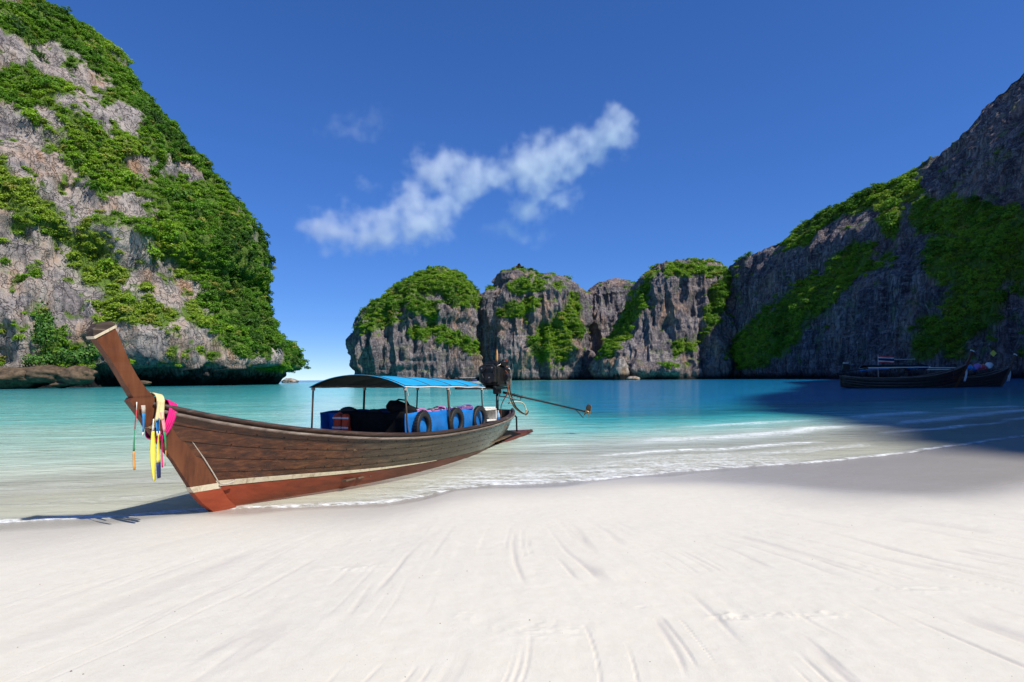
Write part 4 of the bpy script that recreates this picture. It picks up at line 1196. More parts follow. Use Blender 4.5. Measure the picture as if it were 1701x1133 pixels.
# tyres used as fenders and seats
def tyre_prof(Rr, r, n=14):
    P_ = []
    for k in range(n):
        a = 2 * math.pi * k / n
        x, y = math.cos(a), math.sin(a)
        P_.append((Rr + r * math.copysign(abs(x) ** 0.75, x), r * 0.85 * math.copysign(abs(y) ** 0.75, y)))
    return P_
tyre_me = None
def tyre(loc, label, tilt=0.0, lean=0.0, yaw=0.0, sc=1.0):
    global tyre_me
    if tyre_me is None:
        o = MB().lathe(tyre_prof(0.265, 0.062), 36, None, True).build('tyre', M['rubber'], None, smooth=True)
        g = MB()
        for k in range(36):
            a = 2 * math.pi * k / 36
            g.box((math.cos(a) * 0.327, math.sin(a) * 0.327, 0), (0.012, 0.028, 0.075), rz=a)
        tr = g.build('tread', M['rubber'], o)
        tyre_me = (o.data, tr.data)
        new = o
    else:
        new = bpy.data.objects.new('tyre', tyre_me[0])
        COL.objects.link(new)
        tr = bpy.data.objects.new('tread', tyre_me[1])
        COL.objects.link(tr)
        tr.parent = new
    new.matrix_world = BM @ Matrix.Translation(Vector(loc)) @ Matrix.Rotation(yaw, 4, 'Z') @ Matrix.Rotation(R(90) + lean, 4, 'X') @ Matrix.Rotation(tilt, 4, 'Z') @ Matrix.Scale(sc, 4)
    return tag(new, label, 'tyre', 'old tyres carried on the longtail boat')
tyre((4.25, -1.115, 0.93), 'black tyre on blue screen, nearest to the prow of the beached boat', yaw=R(2))
tyre((5.75, -1.13, 0.92), 'black tyre on blue screen, middle one of three along the beached boat', yaw=R(-2))
tyre((7.15, -1.08, 0.90), 'black tyre on blue screen beside the white cooler', yaw=R(-6))
tyre((4.14, 0.62, 1.0), 'black tyre behind the dark front screen next to the orange life jacket', yaw=R(90))
tyre((4.16, 0.0, 0.955), 'black tyre showing above the middle of the dark front screen', yaw=R(90))

# life jackets
def life_jacket(loc, label, mat, rz=0.0, tilt=0.0, strap='black_tarp'):
    t = on_boat('life_jacket', label, 'life jacket', loc, 'life jackets on the longtail boat', rz)
    t.matrix_world = t.matrix_world @ Matrix.Rotation(tilt, 4, 'Y')
    for sy in (-1, 1):
        MB().box((0, sy * 0.105, 0), (0.42, 0.19, 0.09), bev=0.035).build('front_panel', M[mat], t, smooth=True)
    MB().box((-0.02, 0, -0.085), (0.46, 0.40, 0.07), bev=0.03).build('back_panel', M[mat], t, smooth=True)
    MB().tube([(0.21, -0.13, 0.01), (0.30, -0.09, 0.035), (0.33, 0, 0.045), (0.30, 0.09, 0.035), (0.21, 0.13, 0.01)], 0.05, 8).build('collar', M[mat], t, smooth=True)
    for sx in (-0.12, 0.08):
        st = MB().box((sx, 0, 0.047), (0.035, 0.40, 0.012)).build('strap', M[strap], t)
        MB().box((sx, 0, 0.058), (0.045, 0.06, 0.016), bev=0.004).build('buckle', M['white'], st)
    return t
life_jacket((4.45, -0.84, 1.21), 'mauve life jacket lying above the tyre nearest the prow', 'mauve', 0.2, 0.05)
life_jacket((5.25, -0.86, 1.19), 'mauve and dark life jacket lying between two tyre fenders', 'mauve', 0.1, -0.05)
life_jacket((6.25, -0.82, 1.17), 'purple life jacket behind the middle tyre fender', 'purple', -0.15, 0.06, 'rose_rib')
life_jacket((6.85, -0.78, 1.17), 'blue-purple life jacket with rose straps beside the rear tyre fender', 'purple', 0.05, 0.0, 'rose_rib')
oj = life_jacket((3.93, 0.64, 0.98), 'bright orange life jacket hanging by the blue corner of the front screen', 'orange', R(180), R(84), 'white_rib')
# dark bag lying on the front screen
bg_ = on_boat('duffel_bag', 'lumpy black bag propped on top of the dark front screen', 'bag', (4.22, -0.62, 1.22), rz=R(90))
MB().tube([(-0.36, 0, 0), (-0.30, 0, 0.02), (-0.1, 0, 0.06), (0.08, 0, 0.10), (0.25, 0, 0.13), (0.33, 0, 0.10)], [0.04, 0.10, 0.13, 0.15, 0.12, 0.05], 12).build('bag_body', M['black_tarp'], bg_, smooth=True)
MB().tube([(-0.2, 0, 0.14), (-0.12, 0.0, 0.25), (0.05, 0, 0.27), (0.14, 0, 0.22)], 0.018, 6).build('handle', M['black_tarp'], bg_, smooth=True)

# cooler box with open end, bottle, blue mat
ck = on_boat('cooler_box', 'white plastic cooler box with a dark open side near the stern', 'cooler', (8.55, -0.62, 0.76), rz=R(-12))
for c, s in (((0, 0, 0.30), (0.62, 0.40, 0.05)), ((0, 0, 0.0), (0.62, 0.40, 0.05)), ((-0.285, 0, 0.15), (0.05, 0.40, 0.25)), ((0.285, 0, 0.15), (0.05, 0.40, 0.25)), ((0, 0.18, 0.15), (0.52, 0.04, 0.25))):
    MB().box(c, s, bev=0.018).build('side_panel', M['white'], ck, angle=40)
MB().box((0, 0.145, 0.15), (0.51, 0.02, 0.245)).build('dark_inside', M['navy'], ck)  # dark sheet standing for the shade inside the open box
MB().box((0.05, 0, 0.345), (0.50, 0.34, 0.04), bev=0.015).build('lid', M['white'], ck, angle=40)
bt = on_boat('water_bottle', 'clear blue plastic water bottle behind the white cooler box', 'bottle', (9.75, -0.52, 0.62))
MB().lathe([(0.0, 0), (0.055, 0), (0.06, 0.02), (0.06, 0.2), (0.05, 0.25), (0.022, 0.30), (0.022, 0.32)], 14).build('bottle_body', M['bottle'], bt, smooth=True)
MB().lathe([(0.026, 0.321), (0.026, 0.35), (0.0, 0.352)], 10).build('bottle_cap', M['white'], bt)
MB().lathe([(0.0612, 0.07), (0.0612, 0.16)], 14).build('paper_band', M['blue_rib'], bt)
mt = on_boat('folded_mat', 'flat blue mat laid across the stern seat', 'mat', (9.55, 0.15, 0.80))
G = [[(x, y, 0.02 + 0.012 * math.sin(x * 7) * math.cos(y * 5)) for y in np.linspace(-0.45, 0.45, 9)] for x in np.linspace(-0.55, 0.55, 10)]
MB().sheet(G, 0.03).build('mat_sheet', M['blue_tarp'], mt, smooth=True)
MB().sheet([[(x * 0.8 - 0.1, y * 0.85 + 0.05, 0.045 + 0.01 * math.sin(x * 7 + 1)) for y in np.linspace(-0.45, 0.45, 9)] for x in np.linspace(-0.5, 0.4, 10)], 0.02).build('folded_layer', M['blue_rib'], mt, smooth=True)

# ------------------------------------------------------------------ the long-tail engine on its pivot
en = on_boat('longtail_motor', 'black longtail engine on a post with a long propeller shaft over the water', 'motor', (10.85, -0.02, 0.80))
MB().box((0, 0, 1.13), (0.74, 0.50, 0.54), bev=0.05).build('engine_block', M['engine'], en, angle=40)
hd = MB().box((0.0, 0, 1.45), (0.62, 0.36, 0.16), bev=0.03).build('cylinder_head', M['engine'], en, angle=40)
for k in range(4):
    MB().lathe([(0.035, 0), (0.035, 0.05), (0.012, 0.055), (0.012, 0.09)], 8, Matrix.Translation((-0.18 + 0.12 * k, 0, 1.505))).build('spark_cap', M['dark_metal'], hd)
MB().lathe([(0.0, 0), (0.16, 0), (0.17, 0.02), (0.17, 0.09), (0.15, 0.11), (0, 0.115)], 20, Matrix.Translation((-0.05, -0.20, 1.42))).build('air_filter', M['engine'], en, angle=40)
MB().box((-0.46, 0.02, 1.16), (0.22, 0.46, 0.46), bev=0.06).build('radiator_housing', M['engine'], en, angle=40)
for yy, zz, rr in ((-0.08, 1.10, 0.13), (0.12, 1.34, 0.08), (-0.16, 1.36, 0.07)):
    pl = MB().lathe([(0, 0), (rr, 0), (rr, 0.015), (rr * 0.85, 0.03), (rr, 0.045), (rr, 0.06), (0, 0.06)], 18, Matrix.Translation((-0.58, yy, zz)) @ Matrix.Rotation(R(-90), 4, 'Y')).build('pulley', M['dark_metal'], en, angle=40)
    MB().lathe([(0, 0.062), (0.02, 0.062), (0.02, 0.085), (0, 0.09)], 6, Matrix.Translation((-0.58, yy, zz)) @ Matrix.Rotation(R(-90), 4, 'Y')).build('bolt', M['steel'], pl)
MB().tube([(-0.615, -0.20, 1.05), (-0.615, -0.235, 1.36), (-0.615, -0.16, 1.44), (-0.615, 0.10, 1.43), (-0.615, 0.20, 1.36), (-0.615, 0.06, 1.0), (-0.615, -0.10, 0.965), (-0.615, -0.20, 1.05)], 0.014, 6).build('drive_belt', M['rubber'], en)
MB().lathe([(0.0, -0.1), (0.10, -0.1), (0.11, -0.06), (0.11, 0.1), (0.07, 0.14), (0, 0.14)], 16, Matrix.Translation((0.02, -0.27, 1.10)) @ Matrix.Rotation(R(90), 4, 'Y')).build('alternator', M['dark_metal'], en, angle=40)
MB().lathe([(0.0, 0), (0.06, 0), (0.06, 0.16), (0, 0.16)], 12, Matrix.Translation((0.16, -0.25, 0.90))).build('oil_filter', M['steel'], en, angle=40)
for k in range(4):
    MB().tube([(-0.18 + 0.12 * k, 0.16, 1.36), (-0.18 + 0.12 * k, 0.26, 1.36), (-0.10 + 0.09 * k, 0.30, 1.28)], 0.03, 8).build('exhaust_runner', M['dark_metal'], en, smooth=True)
MB().tube([(0.22, 0.30, 1.28), (0.42, 0.30, 1.30), (0.50, 0.22, 1.42), (0.46, 0.10, 1.50)], 0.035, 10).build('exhaust_pipe', M['dark_metal'], en, smooth=True)
MB().tube([(0.26, -0.24, 1.36), (0.34, -0.28, 1.32), (0.36, -0.28, 1.15), (0.35, -0.27, 0.85)], 0.022, 8).build('water_pipe', M['steel'], en, smooth=True)
MB().tube([(-0.34, -0.17, 1.40), (-0.1, -0.24, 1.50), (0.15, -0.2, 1.55), (0.24, -0.1, 1.53)], 0.014, 8).build('chrome_pipe', M['steel'], en, smooth=True)
MB().lathe([(0, 0), (0.085, 0), (0.09, 0.02), (0.085, 0.13), (0.04, 0.17), (0.04, 0.20), (0, 0.2)], 14, Matrix.Translation((0.42, -0.05, 1.40))).build('expansion_tank', M['engine'], en, angle=40)
MB().box((0.30, -0.16, 1.46), (0.05, 0.06, 0.30), rx=R(8), bev=0.01).build('red_lead', M['red'], en)
MB().box((0.46, -0.14, 0.98), (0.06, 0.06, 0.14), bev=0.01).build('yellow_tag', M['yellow'], en)
for sy in (-1, 1):
    MB().tube([(-0.6, sy * 0.17, 0.86), (0.62, sy * 0.17, 0.80)], 0.032, 6).build('mount_rail', M['dark_metal'], en)
MB().box((0.0, 0, 0.80), (0.9, 0.36, 0.05), bev=0.01).build('mount_plate', M['dark_metal'], en)
MB().box((0.05, 0, 0.70), (0.24, 0.20, 0.16), bev=0.02).build('pivot_head', M['dark_metal'], en, angle=40)
MB().tube([(0.06, 0, -0.15), (0.06, 0, 0.66)], 0.045, 10).build('pivot_post', M['dark_metal'], en, smooth=True)
MB().tube([(-0.10, -0.15, 0.62), (-0.10, -0.15, 0.55), (0.2, -0.15, 0.53), (0.46, -0.15, 0.54), (0.48, -0.15, 0.62)], 0.018, 6).build('guard_hoop', M['dark_metal'], en)
tl = MB().tube([(-0.5, -0.05, 0.80), (-1.2, -0.07, 0.81), (-2.3, -0.08, 0.835), (-3.0, -0.08, 0.85)], 0.022, 8).build('tiller', M['dark_metal'], en, smooth=True)
MB().tube([(-2.6, -0.08, 0.842), (-3.02, -0.08, 0.852)], 0.03, 8).build('grip', M['rubber'], tl)
inv = (BM @ Matrix.Translation((10.85, -0.02, 0.80))).inverted()
sh0 = Vector((0.5, -0.02, 0.66))
sh1 = inv @ at(974, 684, 20.3)
dv = (sh1 - sh0)
shaft = MB().tube([sh0, sh0 + dv * 0.25, sh1], [0.042, 0.034, 0.026], 10).build('propeller_shaft', M['dark_metal'], en, smooth=True)
lo = Vector((0, 0, -0.13))
MB().tube([sh0 + lo, sh0 + dv * 0.20 + lo, sh0 + dv * 0.205 + lo * 0.2], 0.02, 6).build('shaft_guard', M['dark_metal'], en)
for f in (0.13, 0.17, 0.22):
    MB().tube([sh0 + dv * f + Vector((0, 0, 0.0)) + Vector((0.05 * math.cos(a), 0.0, 0.055 * math.sin(a))) for a in np.linspace(0, 6.28, 9)], 0.008, 5).build('clamp', M['dark_metal'], shaft)
MB().tube([sh0 + dv * 0.86, sh1 + Vector((-0.02, 0.1, -0.20))], 0.013, 6).build('skeg_rod', M['dark_metal'], shaft)
dn = dv.normalized()
hub = MB().tube([sh1 - dn * 0.06, sh1 + dn * 0.12, sh1 + dn * 0.17], [0.055, 0.05, 0.02], 10).build('propeller_hub', M['bronze'], en, smooth=True)
ua = dn.cross(Vector((0, 0, 1))).normalized(); ub = ua.cross(dn).normalized()
for k in range(3):
    a = R(80 + 120 * k)
    rd = ua * math.cos(a) + ub * math.sin(a)
    tg = dn.cross(rd)
    G = []
    for q in np.linspace(0, 1, 7):
        w = 0.03 + 0.085 * math.sin(math.pi * min(1, q * 0.62 + 0.18))
        if q > 0.85: w *= 0.72
        tw = R(38 - 14 * q)
        G.append([sh1 + dn * 0.05 + rd * (0.04 + 0.22 * q) + (tg * math.cos(tw) + dn * math.sin(tw)) * (w * e) for e in (-1, -0.4, 0.4, 1)])
    MB().sheet(G, 0.012).build('propeller_blade', M['bronze'], hub, smooth=True)
# hoses looping from the engine over the stern
hose = [(0.40, -0.18, 1.50), (0.52, -0.2, 1.25), (0.50, -0.18, 0.85), (0.62, -0.2, 0.55), (0.86, -0.24, 0.22), (1.22, -0.30, 0.02), (1.55, -0.36, -0.08), (1.72, -0.38, 0.02)]
def smooth_path(pts, n=40):
    p = np.array(pts, float)
    q = np.linspace(0, len(p) - 1, n)
    i = np.clip(q.astype(int), 0, len(p) - 2); f = (q - i)[:, None]
    p0, p1, p2, p3 = p[np.maximum(i - 1, 0)], p[i], p[i + 1], p[np.minimum(i + 2, len(p) - 1)]
    return [Vector(v) for v in 0.5 * ((2 * p1) + (-p0 + p2) * f + (2 * p0 - 5 * p1 + 4 * p2 - p3) * f ** 2 + (-p0 + 3 * p1 - 3 * p2 + p3) * f ** 3)]
MB().tube(smooth_path(hose), 0.026, 8).build('cooling_hose', M['hose'], en, smooth=True)
MB().tube(smooth_path([(a + 0.05, b - 0.05, c - 0.02) for a, b, c in hose]), 0.02, 8).build('fuel_hose', M['rail'], en, smooth=True)
MB().tube(smooth_path([(0.75, -0.1, 0.30), (1.2, -0.18, 0.34), (1.66, -0.26, 0.28), (1.84, -0.30, 0.10), (1.76, -0.36, -0.10), (1.6, -0.40, -0.14)]), 0.022, 8).build('return_hose', M['pale_hose'], en, smooth=True)
MB().tube(smooth_path([(0.02, -0.25, 1.3), (0.10, -0.34, 1.1), (0.06, -0.3, 0.7), (0.08, -0.12, 0.35), (0.1, -0.1, 0.0)]), 0.012, 6).build('control_cable', M['red'], en, smooth=True)
MB().tube(smooth_path([(0.3, -0.1, 1.56), (0.52, -0.14, 1.62), (0.62, -0.16, 1.4), (0.56, -0.16, 1.1), (0.55, -0.15, 0.8)]), 0.009, 6).build('thin_wire', M['dark_metal'], en, smooth=True)
keep = ('propeller', 'shaft', 'tiller', 'mount', 'pivot', 'guard', 'cooling', 'fuel', 'return', 'clamp', 'skeg')
mz = Matrix.Translation((-0.04, 0, 0.86)) @ Matrix.Diagonal((1.16, 1.2, 1.14, 1)) @ Matrix.Translation((0, 0, -0.86))
done = set()
def grow(o):
    if o.data.name not in done: o.data.transform(mz); done.add(o.data.name)
    for ch in o.children: grow(ch)
for ch in [o for o in bpy.data.objects if o.parent == en]:
    if not ch.name.startswith(keep): grow(ch)
fl = on_boat('furled_flag', 'small furled orange flag on a stick above the engine', 'flag', (10.80, -0.06, 2.28))
MB().tube([(0, 0, 0.0), (0.02, 0.0, 0.62)], 0.008, 6).build('stick', M['post'], fl)
MB().tube([(0.006, 0, 0.10), (0.012, 0.004, 0.22), (0.016, -0.004, 0.40), (0.02, 0, 0.55)], [0.018, 0.04, 0.03, 0.008], 8, flat=0.6).build('furled_cloth', M['orange_rib'], fl, smooth=True)

# ------------------------------------------------------------------ offering cloths tied round the stem
def wrap_band(name, label, mat, top, bot, hw, wid, folds=4):
    """a sash wound round the stem: loop between a top and a bottom point of the side profile, hw = half width across the boat"""
    o = on_boat(name, label, 'sash', (0, 0, 0))
    T_, B_ = Vector((top[0], 0, top[1])), Vector((bot[0], 0, bot[1]))
    c_ = (T_ + B_) / 2; d_ = (T_ - B_) / 2
    wd = Vector((0, 1, 0)).cross(d_).normalized() * wid
    G = []
    for k in range(49):
        a = 2 * math.pi * k / 48
        ca, sa = math.cos(a), math.sin(a)
        row = []
        for j in range(9):
            f = j / 8 - 0.5
            rp = 1 + 0.035 * math.sin(f * folds * 6.28 + 1.2 * math.sin(a * 2))
            p = c_ + d_ * math.copysign(abs(ca) ** 0.8, ca) * rp + Vector((0, hw * math.copysign(abs(sa) ** 0.7, sa) * rp, 0)) + wd * f * (0.75 + 0.25 * ca)
            row.append(p)
        G.append(row)
    MB().sheet(G, 0.010).build('wound_cloth', M[mat], o, smooth=True)
    for q in range(3):
        V = [G[i][2 + 2 * q] * 1.0 + Vector((0, math.copysign(0.007, G[i][4][1]), 0)) for i in range(49)]
        MB().tube(V, 0.010, 6, cap=False).build('fold', M[mat], o, smooth=True)
    return o
ws = wrap_band('pink_sash', 'bright pink sash wound around the stem below the prow', 'pink', (-0.70, 1.63), (-0.93, 1.14), 0.17, 0.16)
ws2 = wrap_band('cream_sash', 'cream and yellow sash wound around the stem in front of the pink one', 'cream', (-0.90, 1.74), (-1.00, 1.30), 0.145, 0.13)
G = [[(-0.93 - 0.05 * f + (e - 0.5) * (0.09 + 0.03 * f), -0.150 - 0.02 * f - 0.010 * math.sin(e * 9), 1.66 - 0.26 * f) for e in np.linspace(0, 1, 6)] for f in np.linspace(0, 1, 10)]
MB().sheet(G, 0.014).build('loose_end', M['cream'], ws2, smooth=True)
def ribbon(label, cat, segs, s, y, z0, wid, sway=0.02, seed=0, name='ribbon'):
    """a hanging strip made of coloured lengths: segs = (material, length)"""
    o = on_boat(name, label, cat, (s, y, z0), 'offering ribbons hanging from the stem', rz=R(12 + 9 * (seed % 4)))
    z = 0.0
    for m, ln in segs:
        G = []
        for q in np.linspace(0, 1, max(3, int(ln / 0.04))):
            zz = z - q * ln
            tw = 0.5 * math.sin(zz * 6 + seed)
            cx_, cy_ = sway * math.sin(zz * 5 + seed * 2.1), sway * math.cos(zz * 4 + seed)
            G.append([(cx_ + e * wid / 2 * math.cos(tw), cy_ + e * wid / 2 * math.sin(tw), zz) for e in (-1, 0, 1)])
        MB().sheet(G, 0.008).build('cloth_length', M[m], o, smooth=True)
        z -= ln
    return o
ribbon('long yellow ribbon hanging lowest from the stem', 'ribbon', (('white_rib', 0.16), ('yellow', 0.64)), -1.04, -0.15, 1.42, 0.065, seed=1)
ribbon('second yellow ribbon ending in a navy tip beside the long one', 'ribbon', (('blue_rib', 0.20), ('yellow', 0.38), ('navy', 0.20)), -0.98, -0.17, 1.43, 0.06, seed=2)
ribbon('thin garland of red, green and orange lengths hanging foremost', 'garland', (('white_rib', 0.10), ('red_rib', 0.24), ('green_rib', 0.28), ('orange_rib', 0.24)), -1.235, -0.07, 1.645, 0.034, seed=3, name='garland')
ribbon('short blue ribbon hanging behind the foremost garland', 'ribbon', (('rope', 0.10), ('blue_rib', 0.24), ('white_rib', 0.05)), -1.17, -0.095, 1.60, 0.05, seed=4)
ribbon('rose ribbon with a green lower length beside the pink sash', 'ribbon', (('rose_rib', 0.26), ('green_rib', 0.24), ('orange_rib', 0.20)), -0.92, -0.17, 1.50, 0.045, seed=5)
ribbon('bright blue ribbon hanging between the rose and white ones', 'ribbon', (('blue_rib', 0.24), ('white_rib', 0.06)), -0.97, -0.16, 1.50, 0.05, seed=6)
ribbon('thin pink streamer next to the navy-tipped ribbon', 'ribbon', (('pink', 0.42),), -0.93, -0.18, 1.20, 0.016, seed=7)

# ------------------------------------------------------------------ boats moored under the shaded cliff
def far_longtail(origin, rz, L, label, seed, canopy_mat, hull_mat, with_motor=True, prow_mat='stem', cloth=('white_rib',)):
    t = empty('moored_longtail', origin, rz)
    tag(t, label, 'boat')
    k = L / 12.2
    kz = k * 1.55 / 0.95
    def pt(s, tt, side):
        p = hull_pt(s, tt, side)
        return Vector((p.x * k, p.y * k * 0.95, p.z * kz * 0.95))
    for side in (-1, 1):
        edges = (0.0, 0.30, 0.5, 0.7, 0.985)
        for a, b, m in zip(edges[:-1], edges[1:], ('inside',) + (hull_mat,) * 3):
            G = [[pt(s, (a + (b - a) * f) if a else b * f ** 2, side) for f in np.linspace(0, 1, 4)] for s in np.linspace(-0.95, 11.3, 30)]
            if side > 0: G = [c[::-1] for c in G]
            MB().sheet(G, 0.05).build('plank', M[m], t, smooth=True)
        MB().tube([pt(s, 1.0, side) + Vector((0, 0, 0.02)) for s in np.linspace(-0.95, 11.3, 30)], 0.07 * k, 6).build('gunwale_rail', M['rail2'], t, smooth=True)
    side_loft([(tuple(np.array(z) * kz * .95) if isinstance(z, tuple) else z * kz * .95, a * k, b * k, c * k, d * k) for z, a, b, c, d in prof], 'stem_post', M[prow_mat], t)
    pb2 = side_loft([(tuple(np.array(z) * kz * .95) if isinstance(z, tuple) else z * kz * .95, a * k, b * k, c * k * 1.5, d * k * 1.5) for z, a, b, c, d in blade], 'prow_board', M[prow_mat], t)
    side_loft([((2.452 * kz * .95, 2.542 * kz * .95), -1.76 * k, -1.43 * k, 0.10 * k, 0.10 * k), ((2.53 * kz * .95, 2.62 * kz * .95), -1.74 * k, -1.46 * k, 0.09 * k, 0.09 * k)], 'prow_cap', M['white_rib'], pb2)
    MB().box((6 * k, 0, 0.25 * k), (8.5 * k, 1.5 * k, 0.05)).build('deck', M['deck'], t)
    for s in (3.4, 5.2, 7.0, 8.6):
        for side in (-1, 1):
            MB().tube([(s * k, side * 1.02 * k, 0.6 * kz), (s * k, side * 0.98 * k, 1.55 * kz * .9)], 0.035, 6).build('canopy_post', M['post'], t)
    G = [[(s * k, y * 1.08 * k, (1.55 + 0.18 * (1 - y * y) + 0.02 * math.sin(s * 4)) * kz * .9) for y in np.linspace(-1, 1, 9)] for s in np.linspace(3.0, 9.0, 14)]
    MB().sheet(G, 0.03).build('canopy_cloth', M[canopy_mat], t, smooth=True)
    for side in (-1, 1):
        G = [[(s * k, side * 1.10 * k, (1.57 - 0.08 * j) * kz * .9) for j in (0, 1)] for s in np.linspace(3.0, 9.0, 10)]
        MB().sheet(G, 0.03).build('canopy_valance', M[cloth[0]], t)
    if with_motor:
        MB().box((10.8 * k, 0, 1.45 * kz), (0.7 * k, 0.45 * k, 0.5 * k), bev=0.06).build('engine', M['engine'], t, angle=40)
        MB().box((10.8 * k, 0, 1.71 * kz), (0.5 * k, 0.34 * k, 0.16 * k), bev=0.04).build('engine_cover', M['steel'], t, angle=40)
        MB().tube([(10.8 * k, 0, 0.5 * k), (10.8 * k, 0, 1.3 * kz)], 0.06, 8).build('pivot_post', M['dark_metal'], t)
        MB().tube([(8.6 * k, 0, 1.35 * kz), (11.2 * k, 0, 1.15 * kz), (12.6 * k, 0.4, 0.85 * kz)], 0.05, 6).build('propeller_shaft', M['dark_metal'], t)
    # cloths on the prow
    for j, m in enumerate(cloth):
        G = [[((-1.0 + 0.10 * e + 0.12 * j - 0.1 * math.sin(f * 4)) * k, (-0.16 - 0.03 * math.sin(f * 7)) * k, (1.62 - 1.15 * f) * kz * .95) for e in np.linspace(-1, 1, 5)] for f in np.linspace(0, 1, 9)]
        MB().sheet(G, 0.04).build('prow_cloth', M[m], t, smooth=True)
    return t
LB = 17.0
pA = ground(1588, 644)
A_ = far_longtail(Vector((pA.x, pA.y, -0.12)), R(180 - 8), LB, 'dark brown moored longtail with long blue-edged canopy under the shaded cliff', 5, 'black_tarp', 'hull', cloth=('white_rib',))
pB = ground(1700, 643)
B_ = far_longtail(Vector((pB.x, pB.y + 4.0, -0.12)), R(180 - 5), 15.5, 'black-hulled moored longtail with an orange prow draped in white cloth', 9, 'black_tarp', 'inside', prow_mat='deck', cloth=('white_rib', 'white_rib'))
# blue and white rolled awning along the first boat, its flag and the diamond sign on the second
def at_boat(o, p): return o.matrix_world @ Vector(p)
bpy.context.view_layer.update()
kA = LB / 12.2
aw = empty('rolled_awning', at_boat(A_, (0.6 * kA, 1.15 * kA, 1.75 * kA)), R(180 - 8))
tag(aw, 'long blue and white awning rolled along the dark moored boat', 'awning')
for a, b, m in ((0.0, 2.6, 'white_rib'), (2.62, 4.6, 'blue_rib'), (4.62, 6.4, 'post'), (6.42, 9.2, 'blue_rib')):
    MB().tube([(x * kA, 0.05 * math.sin(x), (0.42 + 0.10 * math.sin(x * 0.35) - 0.02 * x) * kA) for x in np.linspace(a, b, 8)], 0.10, 8, flat=0.6).build('cloth_length', M[m], aw, smooth=True)
for x in (0.2, 3.0, 6.0, 9.0):
    MB().tube([(x * kA, 0, (0.36 - 0.02 * x) * kA), (x * kA, -0.1, -0.55 * kA)], 0.035, 6).build('support', M['post'], aw)
ff = empty('striped_flag', at_boat(A_, (7.6 * kA, 0.1, 2.15 * kA)), R(176))
tag(ff, 'red, white and blue striped flag flying over the dark moored boat', 'flag')
MB().tube([(0, 0, -1.2), (0, 0, 2.1)], 0.035, 6).build('flag_pole', M['white'], ff)
zz = 1.9
for m, hh in (('red_rib', 0.17), ('white_rib', 0.17), ('navy', 0.34), ('white_rib', 0.17), ('red_rib', 0.17)):
    G = [[(-x, 0.14 * math.sin(x * 2.6), zz - hh * j - 0.05 * x) for j in (0, 1)] for x in np.linspace(0.04, 2.3, 14)]
    MB().sheet(G, 0.015).build('flag_stripe', M[m], ff, smooth=True)
    zz -= hh
wr = empty('roof_board', at(1497, 597, 98.0), R(3))
tag(wr, 'narrow white flat roof board standing behind the striped flag', 'boat roof')
MB().box((0, 0, 0.0), (3.6, 1.6, 0.10), bev=0.03).build('board', M['white'], wr)
zb = wr.location.z
for x in (-1.4, 0.0, 1.4):
    for y in (-0.6, 0.6): MB().tube([(x, y, -zb + 0.55), (x, y, -0.05)], 0.04, 6).build('post', M['post'], wr)
MB().box((0, 0, -zb + 0.35), (5.2, 1.7, 0.65), bev=0.15, taper=1.06).build('hull', M['inside'], wr, angle=40)
dm = empty('diamond_sign', at(1650, 587, 92.0))
tag(dm, 'yellow-green diamond sign above the black-hulled moored boat', 'sign')
s_ = 0.42
MB().box((0, 0, 0), (s_ * 1.7, 0.05, s_ * 1.7), ry=R(45)).build('plate', M['yellow'], dm)
MB().tube([(0, 0.05, -0.6), (0, 0.05, -2.2)], 0.04, 6).build('pole', M['post'], dm)
# bundles aboard the second boat
for j, (u, v, m, lab) in enumerate(((1612, 613, 'blue_rib', 'pale blue folded awning bundle behind the dark prow'), (1633, 612, 'red_rib', 'red life jacket bundle aboard the black-hulled boat'), (1624, 611, 'mauve', 'mauve bundle between the blue and the red ones'), (1643, 609, 'white_rib', 'white cloth bundle right of the red one'))):
    b_ = empty('cloth_bundle', at(u, v, pB.y + 3.0), R(20 * j))
    tag(b_, lab, 'bundle', 'bundles aboard the moored boats')
    MB().tube([(-0.8, 0, -0.25), (-0.5, 0.1, 0.1), (-0.1, 0, 0.25), (0.35, -0.1, 0.1), (0.75, 0, -0.3)], [0.15, 0.42, 0.5, 0.4, 0.15], 9, flat=0.8).build('cloth', M[m], b_, smooth=True)
    MB().tube([(-0.05 + 0.45 * math.cos(a) * 0.1, 0.5 * math.cos(a), 0.22 + 0.42 * math.sin(a)) for a in np.linspace(0, 6.28, 12)], 0.035, 5, cap=False).build('strap', M['rope'], b_)

